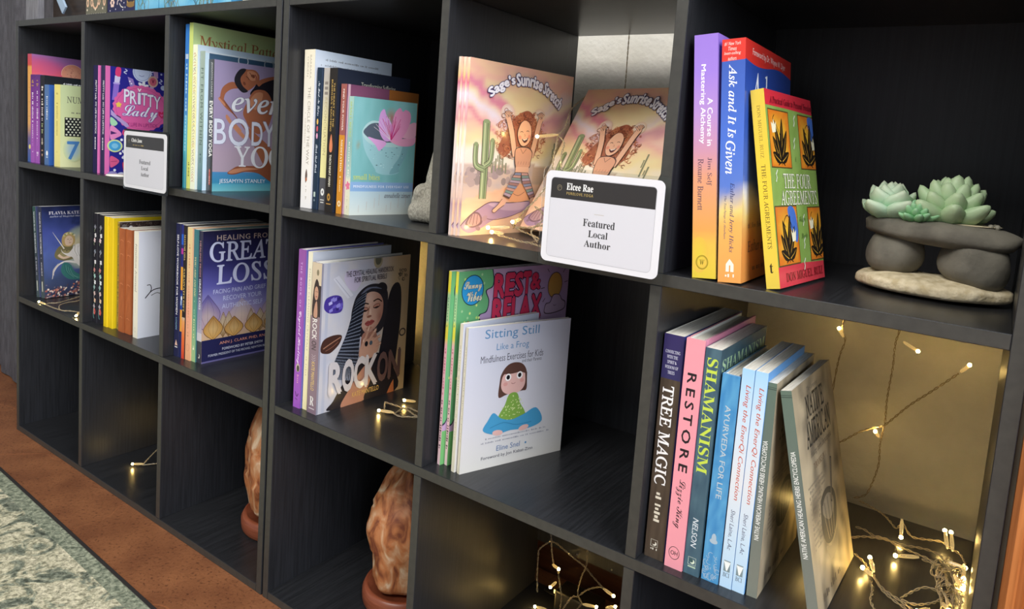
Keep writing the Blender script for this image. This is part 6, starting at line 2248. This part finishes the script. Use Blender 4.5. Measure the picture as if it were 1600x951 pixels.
# ------------------------------------------------------------------ stone and salt
def rock_mesh(n_u, n_v, fn):
    """closed lump: fn(theta, t) -> point; t 0 bottom .. 1 top"""
    bm = bmesh.new()
    rows = []
    for j in range(1, n_v):
        rows.append([bm.verts.new(fn(2 * math.pi * i / n_u, j / n_v)) for i in range(n_u)])
    b, t = bm.verts.new(fn(0, 0)), bm.verts.new(fn(0, 1))
    for j in range(len(rows) - 1):
        for i in range(n_u):
            k = (i + 1) % n_u
            bm.faces.new((rows[j][i], rows[j][k], rows[j + 1][k], rows[j + 1][i]))
    for i in range(n_u):
        k = (i + 1) % n_u
        bm.faces.new((b, rows[0][k], rows[0][i]))
        bm.faces.new((t, rows[-1][i], rows[-1][k]))
    return bm


def salt_mat():
    m, nt, b = mat('pink_salt_rock', '#c98a62', 0.55)
    tc = nt.nodes.new('ShaderNodeTexCoord')
    mp = nt.nodes.new('ShaderNodeMapping')
    mp.inputs['Scale'].default_value = (1, 1, .55)
    n = nt.nodes.new('ShaderNodeTexNoise')
    n.inputs['Scale'].default_value = 42
    n.inputs['Detail'].default_value = 7
    n.inputs['Distortion'].default_value = 1.2
    r = nt.nodes.new('ShaderNodeValToRGB')
    e = r.color_ramp.elements
    e[0].position, e[0].color = .33, (*hx('#7c4128'), 1)
    e[1].position, e[1].color = .47, (*hx('#bd7848'), 1)
    q = e.new(.58)
    q.color = (*hx('#c9946a'), 1)
    q = e.new(.70)
    q.color = (*hx('#e2c8a8'), 1)
    n2 = nt.nodes.new('ShaderNodeTexNoise')
    n2.inputs['Scale'].default_value = 60
    n2.inputs['Detail'].default_value = 6
    bp = nt.nodes.new('ShaderNodeBump')
    bp.inputs['Strength'].default_value = .5
    bp.inputs['Distance'].default_value = .003
    L = nt.links.new
    L(tc.outputs['Object'], mp.inputs[0])
    L(mp.outputs[0], n.inputs['Vector'])
    L(mp.outputs[0], n2.inputs['Vector'])
    L(n.outputs['Fac'], r.inputs['Fac'])
    L(r.outputs['Color'], b.inputs['Base Color'])
    L(n2.outputs['Fac'], bp.inputs['Height'])
    L(bp.outputs['Normal'], b.inputs['Normal'])
    b.inputs['Subsurface Weight'].default_value = .15
    b.inputs['Subsurface Radius'].default_value = (.02, .008, .003)
    return m


M_SALT = salt_mat()
M_SALTBASE = noise_mat('red_brown_turned_wood', '#7a3c26', '#95543a', (1, 1, 18), 20, 4, 0.35)


def salt_lamp(label, x, y, R, H, seed, prof):
    t = thing('salt_lamp', label, 'salt lamp', (x, y, Z3), 'salt lamps in the bottom row')
    bm = bmesh.new()
    pr_ = [(0, 0), (R * .97, 0), (R * 1.0, .003), (R * 1.02, .010), (R * 1.02, .020), (R * .97, .027), (R * .90, .029), (R * .88, .026), (0, .026)]
    N = 40
    rows = [[bm.verts.new((r * math.cos(2 * math.pi * k / N), r * math.sin(2 * math.pi * k / N), z)) for k in range(N)] for r, z in pr_[1:-1]]
    for j in range(len(rows) - 1):
        for k in range(N):
            bm.faces.new((rows[j][k], rows[j][(k + 1) % N], rows[j + 1][(k + 1) % N], rows[j + 1][k]))
    bm.faces.new(rows[0][::-1])
    bm.faces.new(rows[-1])
    from_bm('base', bm, M_SALTBASE, t)

    def f(a, s):
        z = .0262 + (H - .0262) * s
        r = ramp([(p, (q, 0, 0)) for p, q in prof], s)[0] * R
        d = Vector((math.cos(a), math.sin(a), 0))
        k = noise.noise(Vector((d.x * 1.3 + seed, d.y * 1.3, s * 2.4)))
        k2 = noise.noise(Vector((d.x * 3 + seed, d.y * 3, s * 6)))
        cell = noise.cell(Vector((d.x * 1.8 + seed, d.y * 1.8, s * 3.2)))
        if s in (0, 1):
            return (0, 0, z)
        r *= 1 + .13 * k + .05 * k2 + .06 * (cell - .5)
        return (r * d.x, r * d.y, z + (.008 * k2 if s > .6 else 0))
    from_bm('salt_rock', rock_mesh(44, 30, f), M_SALT, t)
    return t


salt_lamp('rough salt rock lamp on a red-brown base, in the fourth bottom cell', 1.068, .125, .062, .222, 1.0, [(0, .70), (.06, .84), (.25, .93), (.45, .98), (.62, .86), (.78, .62), (.9, .40), (1, .05)])
salt_lamp('taller salt rock lamp showing half behind the shelf side, in the third bottom cell', .762, .135, .070, .245, 6.0, [(0, .7), (.06, .84), (.3, 1.0), (.5, 1.0), (.7, .92), (.84, .70), (.94, .4), (1, .05)])

# ------------------------------------------------------------------ seated stone figure
M_GRANITE = noise_mat('speckled_grey_stone', '#8d897d', '#b0ac9d', (1, 1, 1), 330, 4, 0.85, 0.7, 260, .38, .62)


def stone_figure():
    SV, SF = [], []

    def ellipsoid(c, r, rot=(0, 0, 0)):
        N, K, o = 16, 10, len(SV)
        for j in range(K + 1):
            ph = -math.pi / 2 + math.pi * j / K
            for i in range(N):
                a = 2 * math.pi * i / N
                SV.append((c[0] + r[0] * math.cos(ph) * math.cos(a), c[1] + r[1] * math.cos(ph) * math.sin(a), c[2] + r[2] * math.sin(ph)))
        for j in range(K):
            for i in range(N):
                k = (i + 1) % N
                SF.append((o + j * N + i, o + j * N + k, o + (j + 1) * N + k, o + (j + 1) * N + i))

    def limb(a, b, ra, rb, n=7):
        for k in range(n):
            f = k / (n - 1)
            p = Vector(a).lerp(Vector(b), f)
            r = ra + (rb - ra) * f
            ellipsoid(p, (r, r, r))
    # faces -y; crossed legs, hands in the lap, robe, head with topknot
    ellipsoid((0, .010, .012), (.074, .046, .013))
    limb((.012, .012, .026), (.066, -.012, .021), .021, .017)
    limb((-.012, .012, .026), (-.066, -.012, .021), .021, .017)
    limb((.066, -.014, .019), (-.010, -.038, .016), .016, .011)
    limb((-.066, -.014, .019), (.012, -.034, .022), .015, .011)
    limb((-.058, -.038, .012), (.058, -.038, .012), .0125, .0125, 12)
    ellipsoid((-.058, -.006, .034), (.022, .026, .014), (0, 0, 0))
    ellipsoid((.058, -.006, .034), (.022, .026, .014), (0, 0, 0))
    ellipsoid((0, .016, .058), (.034, .026, .038))
    ellipsoid((0, .014, .086), (.038, .024, .020))
    limb((.037, .012, .088), (.046, .004, .056), .0135, .0125)
    limb((-.037, .012, .088), (-.046, .004, .056), .0135, .0125)
    limb((.046, .002, .054), (.010, -.026, .040), .012, .009)
    limb((-.046, .002, .054), (-.010, -.026, .040), .012, .009)
    ellipsoid((0, -.027, .040), (.016, .010, .007))
    limb((0, .012, .100), (0, .008, .114), .012, .012, 3)
    ellipsoid((0, .006, .128), (.0175, .019, .022))
    ellipsoid((0, .010, .146), (.010, .010, .009))
    ellipsoid((.018, .008, .124), (.004, .006, .011))
    ellipsoid((-.018, .008, .124), (.004, .006, .011))
    ellipsoid((0, -.013, .127), (.003, .005, .006))
    ellipsoid((0, -.010, .118), (.006, .004, .002))
    # robe folds over the legs
    for k in range(4):
        limb((-.040 + k * .006, -.020 - k * .004, .040 - k * .006), (.046 - k * .008, -.018 - k * .005, .034 - k * .005), .006, .005, 9)
    me = bpy.data.meshes.new('figure')
    me.from_pydata(SV, [], SF)
    o = bpy.data.objects.new('stone_figure', me)
    COL.objects.link(o)
    r = o.modifiers.new('r', 'REMESH')
    r.mode = 'VOXEL'
    r.voxel_size = .0022
    s = o.modifiers.new('s', 'SMOOTH')
    s.iterations = 4
    s.factor = .5
    dg = bpy.context.evaluated_depsgraph_get()
    me2 = bpy.data.meshes.new_from_object(o.evaluated_get(dg))
    o.modifiers.clear()
    o.data = me2
    me2.polygons.foreach_set('use_smooth', [True] * len(me2.polygons))
    me2.materials.append(M_GRANITE)
    o.location = (1.1335, .092, Z1 + .0012)
    o.scale = (.62, .66, 1.05)
    o.rotation_euler.z = math.radians(6)
    tag(o, 'seated grey stone figure half hidden behind the divider, right of the bowl book', 'statue')


stone_figure()


# ------------------------------------------------------------------ succulents on a stone bench
def leaf_bm(L_, W_, th, tip):
    """plump leaf along +x, cupped upwards"""
    bm = bmesh.new()
    NS, NR = 9, 8
    rows = []
    for j in range(NS):
        s = (j + .35) / NS
        w = W_ * (math.sin(math.pi * min(1, s * .86 + .10)) ** .75) * (1 - tip * max(0, s - .7) / .3 * .75)
        tk = th * math.sin(math.pi * min(1, s * .85 + .12)) ** .6
        cx = s * L_
        cz = .28 * L_ * s * s
        rows.append([bm.verts.new((cx - .18 * tk * math.sin(a), w * math.cos(a), cz + tk * math.sin(a) + .18 * w * abs(math.cos(a)))) for a in (2 * math.pi * k / NR for k in range(NR))])
    b = bm.verts.new((0, 0, 0))
    e = bm.verts.new((L_ * 1.0, 0, .28 * L_ + .0006))
    for j in range(NS - 1):
        for k in range(NR):
            bm.faces.new((rows[j][k], rows[j + 1][k], rows[j + 1][(k + 1) % NR], rows[j][(k + 1) % NR]))
    for k in range(NR):
        bm.faces.new((b, rows[0][k], rows[0][(k + 1) % NR]))
        bm.faces.new((e, rows[-1][(k + 1) % NR], rows[-1][k]))
    bmesh.ops.recalc_face_normals(bm, faces=bm.faces)
    return bm


def leaf_mat(name, c1, c2, tipc):
    m = noise_mat(name, c1, c2, (1, 1, 1), 55, 3, .5, .15, 300)
    nt = m.node_tree
    b = nt.nodes['Principled BSDF']
    src = b.inputs['Base Color'].links[0].from_socket
    tc = nt.nodes.new('ShaderNodeTexCoord')
    sx = nt.nodes.new('ShaderNodeSeparateXYZ')
    nt.links.new(tc.outputs['Generated'], sx.inputs[0])
    mr = nt.nodes.new('ShaderNodeMapRange')
    mr.inputs[1].default_value, mr.inputs[2].default_value = .55, 1.0
    nt.links.new(sx.outputs['X'], mr.inputs[0])
    mx = nt.nodes.new('ShaderNodeMix')
    mx.data_type = 'RGBA'
    nt.links.new(mr.outputs[0], mx.inputs['Factor'])
    nt.links.new(src, mx.inputs['A'])
    mx.inputs['B'].default_value = (*hx(tipc), 1)
    nt.links.new(mx.outputs['Result'], b.inputs['Base Color'])
    b.inputs['Subsurface Weight'].default_value = .1
    b.inputs['Subsurface Radius'].default_value = (.004, .006, .003)
    return m


def rosette(parent, x, y, z, rings, m, dims, tip, seed):
    s = bpy.data.objects.new('succulent', None)
    s.empty_display_size = .01
    COL.objects.link(s)
    s.parent = parent
    s.location = (x, y, z)
    rnd = random.Random(seed)
    base = None
    for n, elev, off, sc in rings:
        a0 = rnd.uniform(0, 360)
        for k in range(n):
            if base is None:
                base = from_bm('leaf', leaf_bm(*dims, tip), m, s)
                o = base
            else:
                o = base.copy()
                COL.objects.link(o)
                o.parent = s
            a = math.radians(a0 + 360 * k / n + rnd.uniform(-6, 6))
            e = math.radians(elev + rnd.uniform(-5, 5))
            o.rotation_mode = 'QUATERNION'
            o.rotation_quaternion = (Matrix.Rotation(a, 3, 'Z') @ Matrix.Rotation(-e, 3, 'Y')).to_quaternion()
            q = sc * rnd.uniform(.94, 1.06)
            o.scale = (q, q, q)
            o.location = (.0025 * math.cos(a), .0025 * math.sin(a), off)
    return s


def ornament():
    t = thing('succulent_ornament', 'stone bench ornament with three pale green succulents on a sandy base', 'ornament', (1.705, .135, Z1))
    sand = noise_mat('rough_sand_cast', '#c2b28e', '#e0d3b4', (1, 1, 1), 120, 5, .95, 1.0, 130)
    stone = noise_mat('dark_grey_pebble', '#55524a', '#7c786c', (1, 1, 1), 26, 6, .8, .35, 150)

    # sandy slab: long irregular tongue
    def slab_pt(a, s):
        c, d = math.cos(a), math.sin(a)
        rx, ry = .0665, .043
        k = 1 + .07 * noise.noise(Vector((c * 1.6, d * 1.6, 3))) + .025 * noise.noise(Vector((c * 5, d * 5, s * 3)))
        e = max(0.0, 1 - abs(2 * s - 1) ** 5) ** .5 if s < .5 else max(0.0, 1 - abs(2 * s - 1) ** 2.6) ** .5
        if s in (0, 1):
            e = 0
        top = .0155 + .003 * noise.noise(Vector((c * 2, d * 2, 1)))
        return (rx * k * e * c, ry * k * e * d, .0003 + top * 1.28 * s)
    b = from_bm('sand_base', rock_mesh(60, 14, slab_pt), sand, t)
    b.rotation_euler.z = math.radians(-2)

    def pebble(name, c, r, rot, seed, pw=2.4):
        def f(a, s):
            ph = -math.pi / 2 + math.pi * s
            sg = lambda v, p: math.copysign(abs(v) ** p, v)
            x, y, z = sg(math.cos(ph), 2 / pw) * sg(math.cos(a), .9), sg(math.cos(ph), 2 / pw) * sg(math.sin(a), .9), sg(math.sin(ph), 2 / pw)
            k = 1 + .10 * noise.noise(Vector((x * 1.2 + seed, y * 1.2, z * 1.2)))
            return (x * r[0] * k, y * r[1] * k, z * r[2] * k)
        o = from_bm(name, rock_mesh(40, 24, f), stone, t)
        o.location = c
        o.rotation_euler = rot
        return o
    pebble('support_stone', (-.0340, .002, .0370), (.0250, .025, .0225), (0, math.radians(-6), 0), 2)
    pebble('support_stone', (.0330, -.006, .0355), (.0285, .027, .0245), (0, math.radians(14), .2), 7)
    pebble('lintel_stone', (.0015, .0, .0600), (.066, .034, .0118), (0, math.radians(2.5), math.radians(-3)), 12, 3.2)
    # sandy glue patch on the lintel
    def patch(a, s):
        if s in (0, 1):
            return (0, 0, .0698 if s == 0 else .0722)
        e = math.sin(math.pi * s) ** .5
        k = 1 + .2 * noise.noise(Vector((math.cos(a) * 2, math.sin(a) * 2, 4)))
        return (.046 * k * e * math.cos(a) + .004, .021 * k * e * math.sin(a), .0690 + .0028 * s)
    from_bm('sand_patch', rock_mesh(40, 8, patch), sand, t)
    bm = bmesh.new()
    for dx, dy in ((.041, -.008), (.046, -.006), (.044, -.001)):
        bmesh.ops.create_icosphere(bm, subdivisions=2, radius=.0026, matrix=Matrix.Translation((dx, dy, .0706)))
    from_bm('glue_beads', bm, noise_mat('grey_glue', '#8a8678', '#a5a090', (1, 1, 1), 90, 3, .5), t)
    m1 = leaf_mat('blue_green_leaf', '#9cc4a4', '#b2d2b4', '#c4d2b8')
    m2 = leaf_mat('sage_green_leaf', '#94b68a', '#abc89c', '#b8d0a8')
    m3 = leaf_mat('bright_green_leaf', '#6fae76', '#86c088', '#9accA0'.lower())
    rosette(t, -.0420, -.004, .0700, [(5, 16, 0, 1.12), (5, 38, .003, 1.05), (4, 56, .007, .95), (4, 72, .010, .8), (3, 83, .013, .6)], m1, (.0280, .0130, .0050), .9, 3)
    rosette(t, .0080, .001, .0708, [(7, 8, 0, 1.14), (7, 27, .004, 1.08), (7, 46, .008, 1.0), (5, 62, .013, .9), (4, 76, .017, .75), (2, 84, .020, .6)], m2, (.0325, .0102, .0066), .12, 5)
    rosette(t, -.0170, -.017, .0702, [(11, 8, 0, 1.0), (10, 24, .002, .95), (9, 42, .004, .85), (7, 60, .0065, .7), (4, 76, .0085, .5)], m3, (.0170, .0050, .0030), .12, 8)
    return t


ornament()


# ------------------------------------------------------------------ things on top of the left shelf
ZT = ZTOP + .0001
o = bevel_box('felt_board', 0, 0, 0, .058, .012, .30, noise_mat('light_grey_felt', '#6f6e72', '#828186', (30, 30, 3), 8, 5, .9, .3, 60), None, .001)
o.location = (.0015, .018, ZT)
tag(o, 'light grey felt board standing upright on the top left corner', 'board')
o = bevel_box('flat_strip', 0, 0, 0, .020, .004, .20, mat('pale_blue_strip', '#9fb4c9', .5)[0], None, .0008)
o.matrix_world = Matrix.Translation((.1405, .030, ZT)) @ Matrix.Rotation(math.radians(-42), 4, 'Y') @ Matrix.Translation((0, 0, .0002))
o.location.z = ZT + .0136
tag(o, 'pale blue flat strip leaning left on top of the shelf', 'strip')


def crate():
    t = thing('storage_crate', 'dark brown open crate behind the pale blue strip on the top', 'crate', (.062, .045, ZT))
    m = noise_mat('dark_brown_crate_wood', '#2a211c', '#3a2e26', (4, 4, 40), 4, 4, .5)
    for n, a in (('side', (0, 0, 0, .19, .008, .16)), ('side', (0, .14, 0, .19, .148, .16)), ('side', (0, .008, 0, .008, .14, .16)), ('side', (.182, .008, 0, .19, .14, .16)), ('bottom', (.008, .008, 0, .182, .14, .006))):
        bevel_box(n, *a, m, t, .001)


crate()


def topbox(name, label, cat_, x, y, w, d, h, cov, art_f, hard=False):
    o = thing(name, label, cat_, (x, y, ZT))
    bevel_box('body', 0, 0, 0, w, d, h, mat(name + '_paper', cov, .5)[0], o, .0008)
    A = Art(w * 1000, h * 1000)
    art_f(A)
    A.build('front_print', M_MATTE, o, lambda u, v, dd: (u, -dd, v))
    return o


def a_dots(A):
    A.rect(0, 0, A.w, A.h, '#6d6a58')
    rnd = random.Random(3)
    for k in range(70):
        A.ell(rnd.uniform(0, A.w), rnd.uniform(6, A.h), .8, .8, '#9a9680', n=6)
    for k in range(9):
        A.ell(4 + k * 9, 4, 2.1, 2.1, '#efe6d2', n=8)
    for u, v in ((8, 26), (24, 26), (52, 28), (72, 26)):
        A.ell(u, v, 5, 8, '#e2b898')
        A.ell(u, v, 2, 4, '#6d6a58')
    A.ring(38, 24, 9, 9, 4, '#e2b898', a0=170, a1=370)
    for u, v in ((6, 13), (38, 13), (66, 14)):
        A.ell(u, v, 2.2, 2.2, '#efe0c4', n=8)


def a_navy(A):
    A.rect(0, 0, A.w, A.h, '#25244a')
    for k in range(6):
        A.ell(18 + 5 * math.cos(k * 1.05), 22 + 6 * math.sin(k * 1.05), 3.4, 3, '#e8c8b8', n=9)
    A.ring(44, 20, 8, 7, 3, '#c9b8b8', a0=20, a1=200)
    A.line([(44, 20), (50, 14), (58, 12)], 2, '#d8cfc4', True)
    for u, v in ((30, 10), (56, 8), (60, 20), (64, 12), (10, 8)):
        A.ell(u, v, 1.4, 1.4, '#d8d4e0', n=7)
    A.ell(84, 22, 14, 8, '#b8924a')
    A.ell(84, 25, 13, 6, '#2c2838')
    A.ell(84, 16, 15, 5, '#8a6a3a')
    A.rect(60, 0, A.w, 3, '#c9a45a')


def a_sea(A):
    A.grid(0, 0, A.w, A.h, 40, 12, lambda u, v: mix('#3d9ac8', '#8ccbe2', .5 + .9 * noise.noise((u * .03, v * .05, 2))))
    rnd = random.Random(7)
    for c0 in (28, 112, 130, 200, 222):
        for k in range(10):
            u = c0 + rnd.uniform(-16, 16)
            A.line([(u, 2), (u + rnd.uniform(-8, 8), 10), (u + rnd.uniform(-12, 12), 20), (u + rnd.uniform(-16, 16), 32)], 1.1, rnd.choice(['#4a6a4c', '#7f8a5c', '#3c5a78', '#8a8468']), True)
    A.rect(78, 0, 79.4, A.h, '#2c7fae')
    A.rect(232, 0, 234, A.h, '#9a8f78')


topbox('deck_box', 'olive patterned card box with peach moon shapes on the top', 'box', .2655, .020, .078, .12, .13, '#55523f', a_dots)
topbox('deck_box', 'navy patterned card box with a pale flower on the top', 'box', .349, .020, .096, .12, .15, '#25244a', a_navy)
topbox('picture_book', 'sky blue sea-plant picture book standing face out on top of the shelf', 'book', .4475, .0205, .288, .02, .22, '#3d8ab8', a_sea)
o = bevel_box('name_card', 0, 0, 0, .055, .004, .08, mat('off_white_card', '#d8d4cc', .5)[0], None, .0005)
o.location = (.7635, .022, ZT)
tag(o, 'plain off-white card standing on the top near the shelf joint', 'card')


# ------------------------------------------------------------------ black box and cable behind the bottom cell
def adapter():
    t = thing('power_adapter', 'black power adapter on the shelf bottom behind the hanging string light', 'adapter', (1.262, .245, Z3))
    m = mat('black_plastic', '#1c1a18', .35)[0]
    bevel_box('body', 0, 0, 0.0003, .070, .036, .034, m, t, .003, 3)
    mb = MB()
    sweep(mb, cat([(.0, .018, .015), (-.02, .02, .012), (-.034, .03, .006), (-.03, .038, .0045)], False, 8), .002, 8)
    mb.build('cable', m, t, color=False, smooth=True)
    bevel_box('blade', -.008, .012, .02, 0, .0135, .026, mat('steel_blade', '#c9c6bc', .3, Metallic=1.0)[0], t, 0)


adapter()
